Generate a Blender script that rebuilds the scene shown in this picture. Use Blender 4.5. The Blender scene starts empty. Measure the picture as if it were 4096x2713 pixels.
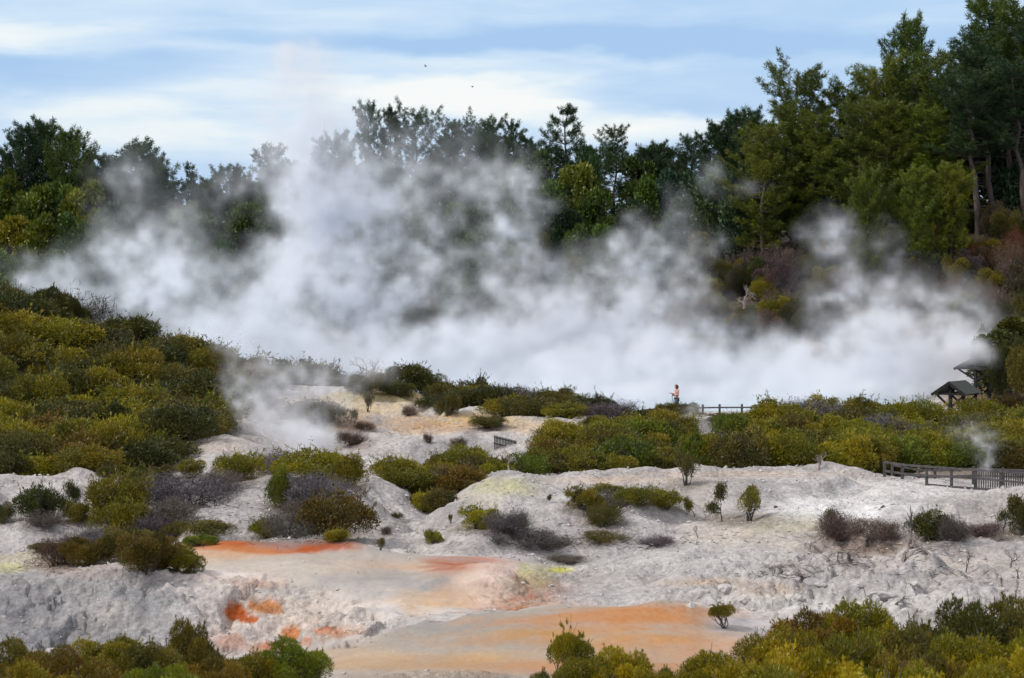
import bpy, math, random, time
import numpy as np
from mathutils import Vector
T0 = time.time()
RNG = np.random.default_rng(11)
random.seed(5)
SC = bpy.context.scene
COL = SC.collection
F = 2900.0
W0, H0 = 1024, 678
CAMZ = 10.0
TH = math.atan((339 - 250) / F)
CT, ST = math.cos(TH), math.sin(TH)

# ------------------------------------------------------------------ camera geometry (pixel <-> world)
def proj(x, y, z):
    dz = z - CAMZ
    dep = y * CT - dz * ST
    v = y * ST + dz * CT
    dep = np.maximum(dep, 0.1)
    return 512 + F * x / dep, 339 - F * v / dep

def at(px, py, Y):
    """World point at depth Y seen at pixel (px, py)."""
    a = math.atan((339 - py) / F) - TH
    dz = Y * math.tan(a)
    dep = Y * CT - dz * ST
    return Vector(((px - 512) / F * dep, Y, CAMZ + dz))

# ------------------------------------------------------------------ noise
def _hash(i, j, k=0):
    n = (i.astype(np.int64) * 374761393 + j.astype(np.int64) * 668265263 + k * 974634777) & 0x7fffffff
    n = ((n ^ (n >> 13)) * 1274126177) & 0x7fffffff
    n = (n ^ (n >> 16)) & 0xffff
    return n.astype(np.float32) / 65535.0

def vnoise(x, y, seed=0):
    xi = np.floor(x); yi = np.floor(y)
    fx = (x - xi).astype(np.float32); fy = (y - yi).astype(np.float32)
    fx = fx * fx * fx * (fx * (fx * 6 - 15) + 10); fy = fy * fy * fy * (fy * (fy * 6 - 15) + 10)
    xi = xi.astype(np.int64); yi = yi.astype(np.int64)
    a = _hash(xi, yi, seed); b = _hash(xi + 1, yi, seed); c = _hash(xi, yi + 1, seed); d = _hash(xi + 1, yi + 1, seed)
    return (a + (b - a) * fx) * (1 - fy) + (c + (d - c) * fx) * fy

def fbm(x, y, octs=4, seed=0, gain=0.5):
    t = 0; a = 1.0; s = 0
    for o in range(octs):
        t = t + a * (vnoise(x, y, seed + o * 17) * 2 - 1); s += a
        x, y = x * 1.63 + y * 1.17 + 3.1, y * 1.63 - x * 1.17 + 7.7
        a *= gain
    return t / s

def ridged(x, y, octs=4, seed=0):
    t = 0; a = 1.0; s = 0
    for o in range(octs):
        t = t + a * (1 - np.abs(vnoise(x, y, seed + o * 17) * 2 - 1) * 1.6); s += a
        x, y = x * 1.63 + y * 1.17 + 3.1, y * 1.63 - x * 1.17 + 7.7
        a *= 0.5
    return t / s

def cells(x, y, seed=0):
    """F1 cellular distance, and the cell's random value."""
    xi = np.floor(x).astype(np.int64); yi = np.floor(y).astype(np.int64)
    best = np.full(x.shape, 9.0, np.float32); val = np.zeros(x.shape, np.float32)
    for dx in (-1, 0, 1):
        for dy in (-1, 0, 1):
            cx = xi + dx; cy = yi + dy
            ox = cx + _hash(cx, cy, seed); oy = cy + _hash(cx, cy, seed + 5)
            d = ((ox - x) ** 2 + (oy - y) ** 2).astype(np.float32)
            m = d < best
            best = np.where(m, d, best); val = np.where(m, _hash(cx, cy, seed + 9), val)
    return np.sqrt(best), val

def sstep(a, b, x):
    t = np.clip((x - a) / (b - a), 0, 1)
    return t * t * (3 - 2 * t)

# ------------------------------------------------------------------ mesh helpers
def mesh_np(name, V, faces, mat=None, tint=None, smooth=False, col=None):
    """faces: list of (n,k) int arrays."""
    V = np.asarray(V, np.float32)
    me = bpy.data.meshes.new(name)
    me.vertices.add(len(V)); me.vertices.foreach_set('co', V.ravel())
    faces = [np.asarray(f, np.int32) for f in faces if len(f)]
    if faces:
        loops = np.concatenate([f.ravel() for f in faces])
        tot = np.concatenate([np.full(len(f), f.shape[1], np.int32) for f in faces])
        st = np.concatenate([[0], np.cumsum(tot)[:-1]]).astype(np.int32)
        me.loops.add(len(loops)); me.loops.foreach_set('vertex_index', loops)
        me.polygons.add(len(tot)); me.polygons.foreach_set('loop_start', st)
        try: me.polygons.foreach_set('loop_total', tot)
        except Exception: pass
        me.update(calc_edges=True)
        me.polygons.foreach_set('use_smooth', np.full(len(tot), smooth, bool))
    if tint is not None:
        a = me.attributes.new('tint', 'FLOAT', 'POINT'); a.data.foreach_set('value', np.asarray(tint, np.float32))
    if col is not None:
        a = me.attributes.new('mineral_shade', 'FLOAT_COLOR', 'POINT')
        c4 = np.ones((len(V), 4), np.float32); c4[:, :col.shape[1]] = col; a.data.foreach_set('color', c4.ravel())
    if mat: me.materials.append(mat)
    me.validate(); me.update()
    return me

def link(name, me, parent=None, loc=None):
    o = bpy.data.objects.new(name, me); COL.objects.link(o)
    if parent is not None: o.parent = parent
    if loc is not None: o.location = loc
    return o

def tag(o, label=None, cat=None, group=None, kind=None):
    if label: o['label'] = label
    if cat: o['category'] = cat
    if group: o['group'] = group
    if kind: o['kind'] = kind
    return o

def norm(v):
    return v / np.maximum(np.linalg.norm(v, axis=-1, keepdims=True), 1e-9)

def blades(C, D, L, Wd, rng):
    """Lens-shaped blades: root C, direction D, length L, width Wd."""
    n = len(C); D = norm(D)
    S = norm(np.cross(D, rng.normal(size=(n, 3))))
    L = np.broadcast_to(np.asarray(L, float), (n,))[:, None]; Wd = np.broadcast_to(np.asarray(Wd, float), (n,))[:, None]
    V = np.stack([C, C + D * L * .45 + S * Wd * .5, C + D * L, C + D * L * .45 - S * Wd * .5], 1).reshape(-1, 3)
    Q = np.arange(4 * n).reshape(n, 4)
    return V, Q

def tubes(paths):
    """paths: list of (points, radii, sides) -> V, quads."""
    Vs, Qs = [], []; base = 0
    for P, R, k in paths:
        P = np.asarray(P, float); n = len(P)
        Tn = norm(np.gradient(P, axis=0))
        ref = np.array([0, 0, 1.0]) if abs(Tn[0][2]) < .9 else np.array([1.0, 0, 0])
        A = norm(np.cross(Tn, ref)); B = np.cross(Tn, A)
        ang = np.arange(k) * 2 * math.pi / k
        ring = P[:, None, :] + (A[:, None, :] * np.cos(ang)[None, :, None] + B[:, None, :] * np.sin(ang)[None, :, None]) * np.asarray(R, float)[:, None, None]
        Vs.append(ring.reshape(-1, 3))
        i = np.arange(n - 1)[:, None] * k; j = np.arange(k)[None, :]; j2 = (j + 1) % k
        q = np.stack([i + j, i + j2, i + k + j2, i + k + j], -1).reshape(-1, 4) + base
        Qs.append(q); base += n * k
    return np.concatenate(Vs), np.concatenate(Qs)

def boxes(bl):
    """bl: list of (centre, half sizes, yaw) or (p0, p1, w, h) bars -> V, quads."""
    Vs, Qs = [], []; base = 0
    sg = np.array([[x, y, z] for x in (-1, 1) for y in (-1, 1) for z in (-1, 1)], float)
    fq = np.array([[0, 1, 3, 2], [4, 6, 7, 5], [0, 4, 5, 1], [2, 3, 7, 6], [0, 2, 6, 4], [1, 5, 7, 3]])
    for b in bl:
        if len(b) == 4:
            p0, p1, w, h = Vector(b[0]), Vector(b[1]), b[2], b[3]
            d = (p1 - p0); L = d.length; d.normalize()
            up = Vector((0, 0, 1)) if abs(d.z) < .95 else Vector((0, 1, 0))
            s = d.cross(up).normalized(); u = s.cross(d)
            M = np.array([list(d * L / 2), list(s * w / 2), list(u * h / 2)]); c = np.array(list((p0 + p1) / 2))
        else:
            c = np.array(list(b[0])); hx, hy, hz = b[1]; ca, sa = math.cos(b[2]), math.sin(b[2])
            M = np.array([[hx * ca, hx * sa, 0], [-hy * sa, hy * ca, 0], [0, 0, hz]])
        Vs.append(sg @ M + c); Qs.append(fq + base); base += 8
    return np.concatenate(Vs), np.concatenate(Qs)

# ------------------------------------------------------------------ materials
def new_mat(name):
    m = bpy.data.materials.new(name); m.use_nodes = True
    nt = m.node_tree; nt.nodes.clear()
    return m, nt, nt.nodes, nt.links

def mat_foliage(name, rough=.65, trans=.28, needles=False):
    m, nt, N, L = new_mat(name)
    out = N.new('ShaderNodeOutputMaterial')
    oi = N.new('ShaderNodeObjectInfo')
    at_ = N.new('ShaderNodeAttribute'); at_.attribute_name = 'tint'
    # tint 0..1 : darker/browner .. yellower/lighter leaves
    rp = N.new('ShaderNodeValToRGB')
    e = rp.color_ramp.elements
    e[0].position = 0; e[0].color = (.50, .42, .42, 1)
    e[1].position = 1; e[1].color = (1.65, 1.6, 1.15, 1)
    x = rp.color_ramp.elements.new(.25); x.color = (.62, .75, .85, 1)
    x = rp.color_ramp.elements.new(.5); x.color = (1, 1, 1, 1)
    x = rp.color_ramp.elements.new(.68); x.color = (1.3, 1.05, .9, 1)
    if needles:
        for el, c_ in zip(rp.color_ramp.elements, ((.42, .46, .55, 1), (.7, .78, .85, 1), (1, 1, 1, 1), (1.15, 1.12, .95, 1), (1.5, 1.42, .85, 1))): el.color = c_
    L.new(at_.outputs['Fac'], rp.inputs[0])
    mx = N.new('ShaderNodeMix'); mx.data_type = 'RGBA'; mx.blend_type = 'MULTIPLY'; mx.inputs[0].default_value = 1
    L.new(oi.outputs['Color'], mx.inputs[6]); L.new(rp.outputs[0], mx.inputs[7])
    df = N.new('ShaderNodeBsdfDiffuse'); tr = N.new('ShaderNodeBsdfTranslucent'); ms = N.new('ShaderNodeMixShader'); ms.inputs[0].default_value = trans
    gl = N.new('ShaderNodeBsdfGlossy'); gl.inputs['Roughness'].default_value = .5; gl.inputs['Color'].default_value = (.9, .95, 1, 1)
    m2 = N.new('ShaderNodeMixShader'); m2.inputs[0].default_value = .03
    L.new(mx.outputs[2], df.inputs[0]); L.new(mx.outputs[2], tr.inputs[0])
    L.new(df.outputs[0], ms.inputs[1]); L.new(tr.outputs[0], ms.inputs[2])
    L.new(ms.outputs[0], m2.inputs[1]); L.new(gl.outputs[0], m2.inputs[2]); L.new(m2.outputs[0], out.inputs[0])
    return m

def mat_noise(name, c1, c2, scale=6, rough=.85, bump=.3, objcol=False, stretch=(1, 1, 1), metal=0):
    m, nt, N, L = new_mat(name)
    out = N.new('ShaderNodeOutputMaterial'); b = N.new('ShaderNodeBsdfPrincipled'); b.inputs['Roughness'].default_value = rough
    b.inputs['Specular IOR Level'].default_value = .25
    tc = N.new('ShaderNodeTexCoord'); mp = N.new('ShaderNodeMapping'); mp.inputs['Scale'].default_value = stretch
    nz = N.new('ShaderNodeTexNoise'); nz.inputs['Scale'].default_value = scale; nz.inputs['Detail'].default_value = 5; nz.inputs['Roughness'].default_value = .65
    rp = N.new('ShaderNodeValToRGB'); rp.color_ramp.elements[0].color = (*c1, 1); rp.color_ramp.elements[1].color = (*c2, 1)
    rp.color_ramp.elements[0].position = .3; rp.color_ramp.elements[1].position = .7
    L.new(tc.outputs['Object'], mp.inputs[0]); L.new(mp.outputs[0], nz.inputs['Vector']); L.new(nz.outputs[0], rp.inputs[0])
    src = rp.outputs[0]
    if objcol:
        oi = N.new('ShaderNodeObjectInfo'); mx = N.new('ShaderNodeMix'); mx.data_type = 'RGBA'; mx.blend_type = 'MULTIPLY'; mx.inputs[0].default_value = 1
        L.new(src, mx.inputs[6]); L.new(oi.outputs['Color'], mx.inputs[7]); src = mx.outputs[2]
    L.new(src, b.inputs['Base Color'])
    if bump:
        bp = N.new('ShaderNodeBump'); bp.inputs['Strength'].default_value = bump; bp.inputs['Distance'].default_value = .03
        L.new(nz.outputs[0], bp.inputs['Height']); L.new(bp.outputs[0], b.inputs['Normal'])
    L.new(b.outputs[0], out.inputs[0])
    return m

M_LEAF = mat_foliage('manuka_leaves')
M_NEEDLE = mat_foliage('pine_needles', trans=.15, needles=True)
M_STEM = mat_noise('shrub_stems', (.05, .042, .04), (.11, .095, .09), 9)
M_TWIG = mat_noise('dry_twigs', (.55, .5, .5), (1.1, 1.05, 1.05), 3, objcol=True, bump=0)
M_BARK = mat_noise('pine_bark', (.045, .035, .03), (.13, .105, .095), 3, stretch=(1, 1, .25))
M_WOOD = mat_noise('weathered_timber', (.055, .05, .055), (.13, .12, .125), 7, stretch=(1, 1, .3))
M_DARKWOOD = mat_noise('stained_timber', (.010, .011, .013), (.028, .028, .031), 6)
M_PALEWOOD = mat_noise('brown_timber', (.16, .11, .09), (.25, .18, .14), 7)
M_ROOF = mat_noise('green_roof_sheet', (.010, .016, .014), (.026, .036, .032), 5, rough=.6)
M_ROCK = mat_noise('sinter_rock', (.30, .285, .29), (.58, .55, .55), 2.2, bump=.6)
M_DARKROCK = mat_noise('brown_stone', (.05, .035, .03), (.12, .09, .08), 4, bump=.5)

# ------------------------------------------------------------------ terrain
KN = []
def K(Y, pts): KN.append((Y, [(p, CAMZ + Y * math.tan(math.atan((339 - q) / F) - TH)) for p, q in pts]))
def KZ(Y, pts): KN.append((Y, pts))
KZ(-60, [(0, 6.5)]); KZ(-4, [(0, 8.3)]); KZ(4, [(0, 8.2)]); KZ(45, [(0, .4)])
K(62, [(-150, 728), (500, 733), (1150, 722)])
K(72, [(-150, 668), (310, 660), (500, 655), (700, 655), (1150, 660)])
K(80, [(-150, 668), (230, 668), (303, 657), (370, 642), (430, 627), (480, 613), (520, 608), (560, 609.5), (650, 608.5), (690, 611), (715, 618), (760, 622), (1150, 610)])
K(85, [(-150, 658), (230, 655), (303, 646), (370, 627), (420, 614), (460, 608), (500, 611), (540, 619), (580, 624), (650, 622), (700, 612), (1150, 585)])
K(88, [(-150, 640), (0, 638), (200, 636), (300, 630), (345, 616), (400, 607), (440, 602), (480, 603), (560, 608), (620, 604), (700, 598), (1150, 570)])
K(90.5, [(-150, 606), (0, 604), (80, 598), (130, 592), (180, 592), (230, 602), (280, 606), (330, 604), (400, 598), (470, 594), (520, 603), (560, 608), (600, 602), (650, 597), (700, 592), (1150, 560)])
K(93, [(-150, 576), (0, 575), (80, 569), (130, 566), (180, 567), (230, 573), (280, 577), (330, 580), (400, 583), (470, 577), (510, 584), (560, 602), (600, 595), (650, 590), (700, 584), (1150, 553)])
K(96, [(-150, 566), (0, 566), (130, 560), (300, 562), (400, 570), (470, 564), (500, 568), (530, 582), (565, 597), (620, 585), (700, 574), (1150, 541)])
K(100, [(-150, 550), (0, 548), (60, 545), (160, 539.5), (250, 538.5), (345, 538), (375, 546), (430, 554), (475, 555), (500, 557), (540, 570), (575, 588), (620, 575), (700, 560), (850, 548), (1150, 525)])
K(104, [(-150, 560), (0, 560), (160, 556), (345, 556), (430, 561), (500, 560), (540, 566), (575, 578), (620, 566), (700, 552), (800, 542), (1150, 515)])
K(110, [(-150, 545), (0, 545), (160, 542), (345, 545), (400, 549), (430, 552), (460, 546), (520, 540), (560, 547), (620, 545), (700, 540), (800, 530), (900, 522), (1150, 503)])
K(118, [(-150, 515), (0, 515), (100, 512), (200, 515), (300, 515), (360, 511), (400, 524), (420, 529), (450, 516), (480, 506), (560, 515), (620, 518), (700, 520), (800, 515), (900, 503), (1150, 488)])
K(125, [(-150, 492), (0, 492), (100, 492), (200, 498), (300, 492), (350, 486), (380, 500), (418, 519), (438, 512), (480, 488), (510, 477), (560, 490), (620, 498), (700, 500), (800, 497), (860, 497), (950, 502), (1150, 494)])
K(130, [(-150, 470), (0, 471), (60, 473), (100, 477), (150, 485), (220, 482), (280, 478), (350, 471), (385, 484), (424, 507), (446, 500), (490, 478), (510, 473.5), (560, 480), (620, 484), (700, 485), (800, 483), (880, 487), (950, 496), (1150, 503)])
K(135, [(-150, 480), (0, 481), (60, 482), (100, 479), (150, 471), (220, 466), (280, 470), (350, 467), (390, 476), (428, 495), (450, 490), (500, 480), (560, 479), (620, 474), (700, 470), (760, 469), (820, 471), (860, 474.5), (884, 478), (902, 480), (927, 483.5), (951, 490), (975, 494), (1000, 496.5), (1024, 498), (1150, 504)])
K(138.5, [(-150, 474), (0, 474), (100, 474), (150, 466), (185, 457), (220, 452), (270, 463), (340, 465), (390, 468), (430, 484), (500, 476), (600, 475), (700, 473), (860, 476), (930, 481), (975, 482), (1150, 485)])
K(144, [(-150, 460), (0, 460), (100, 458), (160, 450), (183, 442), (220, 432.5), (250, 440), (275, 452), (340, 458), (390, 456), (430, 462), (500, 467), (640, 467), (1150, 472)])
K(148, [(-150, 450), (0, 450), (100, 448), (180, 448), (220, 444), (270, 455), (310, 462), (345, 457), (370, 445), (400, 438), (430, 438), (480, 442), (560, 449), (640, 457), (1150, 463)])
K(153, [(-150, 436), (0, 438), (100, 438), (200, 435), (250, 440), (290, 451), (330, 447), (360, 436), (390, 433), (430, 430), (500, 428.5), (560, 424), (592, 431), (640, 446), (800, 449), (1150, 452)])
K(158, [(-150, 420), (0, 424), (100, 424), (200, 424), (250, 425), (290, 443), (330, 438), (370, 432), (400, 437), (430, 436), (500, 434), (560, 432), (600, 435), (640, 440), (1150, 442)])
K(165, [(-150, 382), (0, 390), (100, 400), (200, 410), (240, 405), (280, 418), (330, 412), (370, 416), (430, 420), (500, 421), (560, 424), (600, 426), (640, 430), (1150, 432)])
K(172, [(-150, 335), (0, 352), (78, 362), (150, 375), (230, 391), (303, 397), (360, 404), (430, 408), (500, 412), (560, 416), (600, 419), (700, 419.5), (1150, 421)])
K(177, [(-150, 300), (0, 325), (78, 340), (150, 357), (220, 376), (245, 390.5), (303, 391), (420, 391), (480, 399), (560, 410), (600, 416), (700, 417), (1150, 418)])
K(181, [(-150, 305), (0, 330), (78, 346), (150, 364), (220, 384), (303, 396), (420, 397), (500, 405), (600, 415), (760, 415.5), (900, 416), (1150, 412)])
KZ(188, [(-150, 2), (0, 1.2), (200, .4), (420, .1), (600, -.5), (900, -.4), (960, -.2), (1150, .6)])
KZ(194, [(-150, -1.7), (850, -1.7), (930, -.9), (975, -.2), (1150, 1.0)])
KZ(225, [(-150, -1.8), (860, -1.8), (930, -1.0), (985, .6), (1150, 3.0)])
KZ(250, [(-150, -1.2), (300, -1.7), (800, -1.6), (900, .4), (1150, 6)])
KZ(258, [(-150, 3), (0, 1.5), (300, .6), (600, .6), (740, 2.0), (850, 3.4), (950, 5.0), (1150, 9)])
KZ(266, [(-150, 6), (0, 4), (200, 2.2), (450, 2.4), (600, 3.4), (740, 5.6), (850, 8.2), (950, 10.2), (1150, 13)])
KZ(285, [(-150, 9), (0, 7.5), (200, 5), (400, 4.6), (600, 6), (800, 10), (950, 13), (1150, 17)])
KZ(310, [(-150, 9.5), (0, 8.5), (300, 7), (600, 9.5), (800, 12), (1150, 18)])
KZ(345, [(-150, 9), (0, 8.5), (300, 7.5), (600, 11), (800, 13), (1150, 18)])
KZ(430, [(-150, 7), (600, 7.5), (1150, 9)])
KZ(800, [(0, 2)]); KZ(5200, [(0, -10)])

def knot_curve(k, px):
    P = np.array([p for p, _ in KN[k][1]], float); Z = np.array([z for _, z in KN[k][1]], float)
    if len(P) == 1: return np.full(px.shape, Z[0])
    acc = 0
    for dx, w in ((-9, .2), (-4, .2), (0, .2), (4, .2), (9, .2)):
        acc = acc + w * np.interp(px + dx, P, Z)
    return acc

def build_height(s, Ys):
    KY = np.array([k[0] for k in KN], float); nk = len(KY)
    out = np.zeros((len(Ys), len(s)), np.float32); PXs = np.zeros_like(out)
    for r, Y in enumerate(Ys):
        x = s * (Y + 40.0 if Y > -30 else 10.0)
        px = np.clip(512 + F * x / max(Y, 25.0), -150, 1150)
        PXs[r] = px
        i = int(np.clip(np.searchsorted(KY, Y) - 1, 0, nk - 2))
        idx = [max(i - 1, 0), i, i + 1, min(i + 2, nk - 1)]
        z = [knot_curve(j, px) for j in idx]; y = KY[idx]
        h = y[2] - y[1]; d1 = (z[2] - z[1]) / h
        d0 = (z[1] - z[0]) / (y[1] - y[0]) if idx[0] != idx[1] else d1
        d2 = (z[3] - z[2]) / (y[3] - y[2]) if idx[3] != idx[2] else d1
        def mono(a, b):
            return np.where(a * b > 0, 2 * a * b / np.where(np.abs(a + b) < 1e-9, 1e-9, a + b), 0)
        m1, m2 = mono(d0, d1), mono(d1, d2)
        t = (Y - y[1]) / h; t2, t3 = t * t, t * t * t
        out[r] = (2 * t3 - 3 * t2 + 1) * z[1] + (t3 - 2 * t2 + t) * h * m1 + (-2 * t3 + 3 * t2) * z[2] + (t3 - t2) * h * m2
    return out

S_IN = np.linspace(-.178, .178, 1000)
S_OUT = .178 + np.geomspace(.0006, 2.6, 46)
SS = np.concatenate([-S_OUT[::-1], S_IN, S_OUT])
YS = np.concatenate([np.linspace(-60, 44, 22), np.linspace(45, 61.8, 40), np.arange(62, 105, .12), np.arange(105, 184, .24), np.arange(184, 256, 1.3),
                     np.arange(256, 350, 1.1), np.geomspace(351, 5200, 30)])
ZB = build_height(SS, YS)
WY = np.where(YS > -30, YS + 40.0, 10.0)
GX = (SS[None, :] * WY[:, None]).astype(np.float32); GY = np.repeat(YS[:, None], len(SS), 1).astype(np.float32)
PX0, PY0 = proj(GX, np.maximum(GY, 5), ZB)

def pblob(px, py, rx, ry, PXv, PYv, GYv, y0=0, y1=999, nz=None, edge=.6):
    d = np.sqrt(((PXv - px) / rx) ** 2 + ((PYv - py) / ry) ** 2)
    if nz is not None: d = d + nz
    return (1 - sstep(1 - edge * .5, 1 + edge * .5, d)) * ((GYv > y0) & (GYv < y1))

# relief that the ridge lines do not carry: hummocks, rills, broken rock
n_big = fbm(GX * .22, GY * .13, 3, 3)
n_mid = fbm(GX * .7, GY * .45, 4, 21)
n_fine = fbm(GX * 2.6, GY * 1.7, 3, 41)
near = (GY > 55) & (GY < 185)
calm = np.clip(pblob(500, 640, 320, 40, PX0, PY0, GY, 60, 82) + pblob(330, 560, 200, 30, PX0, PY0, GY, 92, 106) + pblob(410, 592, 85, 26, PX0, PY0, GY, 81, 100), 0, 1)
dome = np.clip(pblob(450, 445, 115, 26, PX0, PY0, GY, 144, 158) + pblob(222, 445, 60, 18, PX0, PY0, GY, 139, 150) + pblob(150, 610, 300, 60, PX0, PY0, GY, 81, 97, edge=1.2) + pblob(970, 488, 110, 20, PX0, PY0, GY, 130, 141), 0, 1)
AMP = near * sstep(55, 64, GY) * (1 - sstep(176, 186, GY))
wq = fbm(GX * .12, GY * .10, 2, 61)
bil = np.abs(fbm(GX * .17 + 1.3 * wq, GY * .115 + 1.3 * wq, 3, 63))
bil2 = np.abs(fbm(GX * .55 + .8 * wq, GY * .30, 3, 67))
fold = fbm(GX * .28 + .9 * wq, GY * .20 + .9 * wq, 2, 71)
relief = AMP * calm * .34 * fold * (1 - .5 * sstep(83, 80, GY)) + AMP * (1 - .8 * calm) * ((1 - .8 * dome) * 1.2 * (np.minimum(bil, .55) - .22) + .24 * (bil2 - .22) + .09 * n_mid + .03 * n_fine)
rock = np.clip(pblob(105, 612, 215, 44, PX0, PY0, GY, 82, 95, edge=1.0) + .8 * pblob(270, 632, 90, 22, PX0, PY0, GY, 80, 92, edge=1.0) + pblob(860, 592, 175, 34, PX0, PY0, GY, 80, 100, edge=.9) + .6 * pblob(290, 630, 110, 30, PX0, PY0, GY, 80, 92, edge=.9)
               + .35 * pblob(930, 540, 110, 30, PX0, PY0, GY, 98, 122, edge=.9) + .5 * pblob(520, 590, 45, 22, PX0, PY0, GY, 86, 100, edge=.9), 0, 1)
c1, cv1 = cells(GX * .75 + .4 * n_mid, GY * .6 + .4 * n_fine, 7)
c2, cv2 = cells(GX * 2.0, GY * 1.4, 13)
rg = ridged(GX * .55, GY * .42, 4, 77)
rockr = rock * (.8 + .25 * sstep(500, 650, PX0))
relief = relief + rockr * (.44 * (cv1 - .5) + .30 * (.5 - c1) + .18 * (cv2 - .5) + .14 * (.4 - c2) + .45 * (rg - .45))
# eroded hollows with orange walls in the left bank
holl = pblob(238, 612, 15, 9, PX0, PY0, GY, 86, 93) + .7 * pblob(263, 606, 15, 6, PX0, PY0, GY, 86, 93) + .6 * pblob(290, 634, 9, 7, PX0, PY0, GY, 84, 93) + .5 * pblob(325, 629, 12, 5, PX0, PY0, GY, 84, 93)
relief = relief - .35 * holl
hill = sstep(250, 270, GY) * (1 - sstep(340, 420, GY))
relief = relief + hill * .6 * fbm(GX * .12, GY * .12, 3, 5)
ZT = (ZB + relief).astype(np.float32)
PXV, PYV = proj(GX, np.maximum(GY, 5), ZT)

def ground_z(x, y):
    i = int(np.clip(np.searchsorted(YS, y) - 1, 0, len(YS) - 2)); ty = min(max((y - YS[i]) / (YS[i + 1] - YS[i]), 0), 1)
    s = x / ((1 - ty) * WY[i] + ty * WY[i + 1])
    j = int(np.clip(np.searchsorted(SS, s) - 1, 0, len(SS) - 2)); tx = min(max((s - SS[j]) / (SS[j + 1] - SS[j]), 0), 1)
    return float((ZT[i, j] * (1 - tx) + ZT[i, j + 1] * tx) * (1 - ty) + (ZT[i + 1, j] * (1 - tx) + ZT[i + 1, j + 1] * tx) * ty)

def on_ground(px, Y):
    x = (px - 512) / F * Y
    return Vector((x, Y, ground_z(x, Y)))

HY = np.arange(46, 200, .1)
def hit(px, py):
    """First ground point that the ray through pixel (px, py) meets."""
    a = math.atan((339 - py) / F) - TH
    dz = HY * math.tan(a); dep = HY * CT - dz * ST; x = (px - 512) / F * dep; zr = CAMZ + dz
    i = np.clip(np.searchsorted(YS, HY) - 1, 0, len(YS) - 2)
    j = np.clip(np.searchsorted(SS, x / (HY + 40)) - 1, 0, len(SS) - 2)
    g = ZT[i, j]
    w = np.nonzero(zr <= g)[0]
    k = int(w[0]) if len(w) else len(HY) - 1
    return Vector((float(x[k]), float(HY[k]), ground_z(float(x[k]), float(HY[k]))))

# mineral colours: stains of the ground itself, with some shading painted in
nA = fbm(GX * .5, GY * .22, 4, 101); nB = fbm(GX * 1.8, GY * .9, 3, 131); nC = fbm(GX * .14, GY * .1, 3, 151); nS = fbm(GX * .35 + .8 * nA, GY * 1.2, 4, 171)
white = np.array([.465, .44, .45]); grey = np.array([.27, .258, .272])
COLR = white[None, None, :] * np.ones(GX.shape + (1,)) 
def mixc(w, c):
    global COLR
    w = np.clip(w, 0, 1)[..., None]
    COLR = COLR * (1 - w) + np.array(c)[None, None, :] * w
mixc(sstep(-.02, .40, nA) * .62, grey)
mixc(sstep(.12, .45, -nA) * .5, (.60, .575, .575))
mixc((1 - sstep(.0, .13, bil2)) * .45 + (1 - sstep(.0, .10, bil)) * .35, (.34, .315, .315))  # grey shading painted along the gully creases
mixc(sstep(.1, .5, nB) * .35, (.42, .395, .40))
mixc(sstep(.1, .5, nC) * .35, (.46, .415, .385))
mixc(sstep(.18, .5, fbm(GX * 3.1, GY * 1.3, 3, 191)) * .5, (.27, .255, .265))
TAN = (.325, .272, .228)
def stain_or_shade(px, py, rx, ry, c, s=1, y0=0, y1=185, edge=1.25, rag=.5):
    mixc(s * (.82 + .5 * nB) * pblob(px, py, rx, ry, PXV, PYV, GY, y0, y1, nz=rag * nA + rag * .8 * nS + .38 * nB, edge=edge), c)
# front apron
mixc(.85 * sstep(55, 60, GY) * (1 - sstep(80.5, 82, GY)) * (1 - sstep(690, 745, PXV + 40 * nA)) * sstep(295, 345, PXV + 30 * nA), TAN)
stain_or_shade(440, 622, 110, 14, (.24, .23, .225), .8, 60, 83)
stain_or_shade(470, 645, 90, 10, (.28, .26, .245), .65, 60, 83)
stain_or_shade(660, 614, 85, 8, (.43, .165, .04), .85, 60, 83)
stain_or_shade(585, 622, 100, 7, (.44, .18, .05), .7, 60, 83)
stain_or_shade(600, 640, 130, 9, (.42, .20, .06), .75, 60, 83)
stain_or_shade(530, 633, 40, 5, (.42, .21, .05), .6, 60, 83)
stain_or_shade(700, 650, 70, 22, (.44, .21, .08), .65, 60, 83)
stain_or_shade(430, 664, 130, 7, (.40, .23, .10), .7, 60, 83)
stain_or_shade(350, 655, 50, 8, (.48, .34, .22), .6, 60, 83)
stain_or_shade(600, 668, 120, 8, (.42, .18, .065), .7, 60, 83)
stain_or_shade(500, 655, 40, 6, (.50, .30, .12), .5, 60, 83)
# terrace with the orange crest
stain_or_shade(330, 566, 215, 26, (.37, .315, .272), .85, 89, 104)
stain_or_shade(90, 560, 120, 14, (.50, .44, .38), .6, 92, 104)
stain_or_shade(300, 570, 70, 9, (.50, .45, .41), .6, 89, 104)
stain_or_shade(400, 582, 75, 12, (.25, .24, .245), .8, 86, 104)  # grey shadow painted on the terrace slope
stain_or_shade(330, 590, 70, 10, (.40, .375, .37), .6, 86, 104)
stain_or_shade(205, 541, 40, 4, (.56, .36, .12), .8, 94, 104)
stain_or_shade(280, 544, 82, 9, (.36, .075, .007), 1.0, 94, 104, rag=.35, edge=.8)
stain_or_shade(285, 545, 66, 7, (.33, .060, .006), 1.0, 94, 104, rag=.5, edge=.7)
stain_or_shade(330, 542, 30, 7, (.34, .055, .007), .9, 94, 104, rag=.4, edge=.8)
stain_or_shade(215, 553, 60, 7, (.52, .27, .12), .5, 92, 104)
stain_or_shade(420, 566, 70, 7, (.54, .33, .20), .55, 92, 104)
stain_or_shade(252, 583, 30, 6, (.52, .24, .12), .75, 88, 100)
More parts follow.
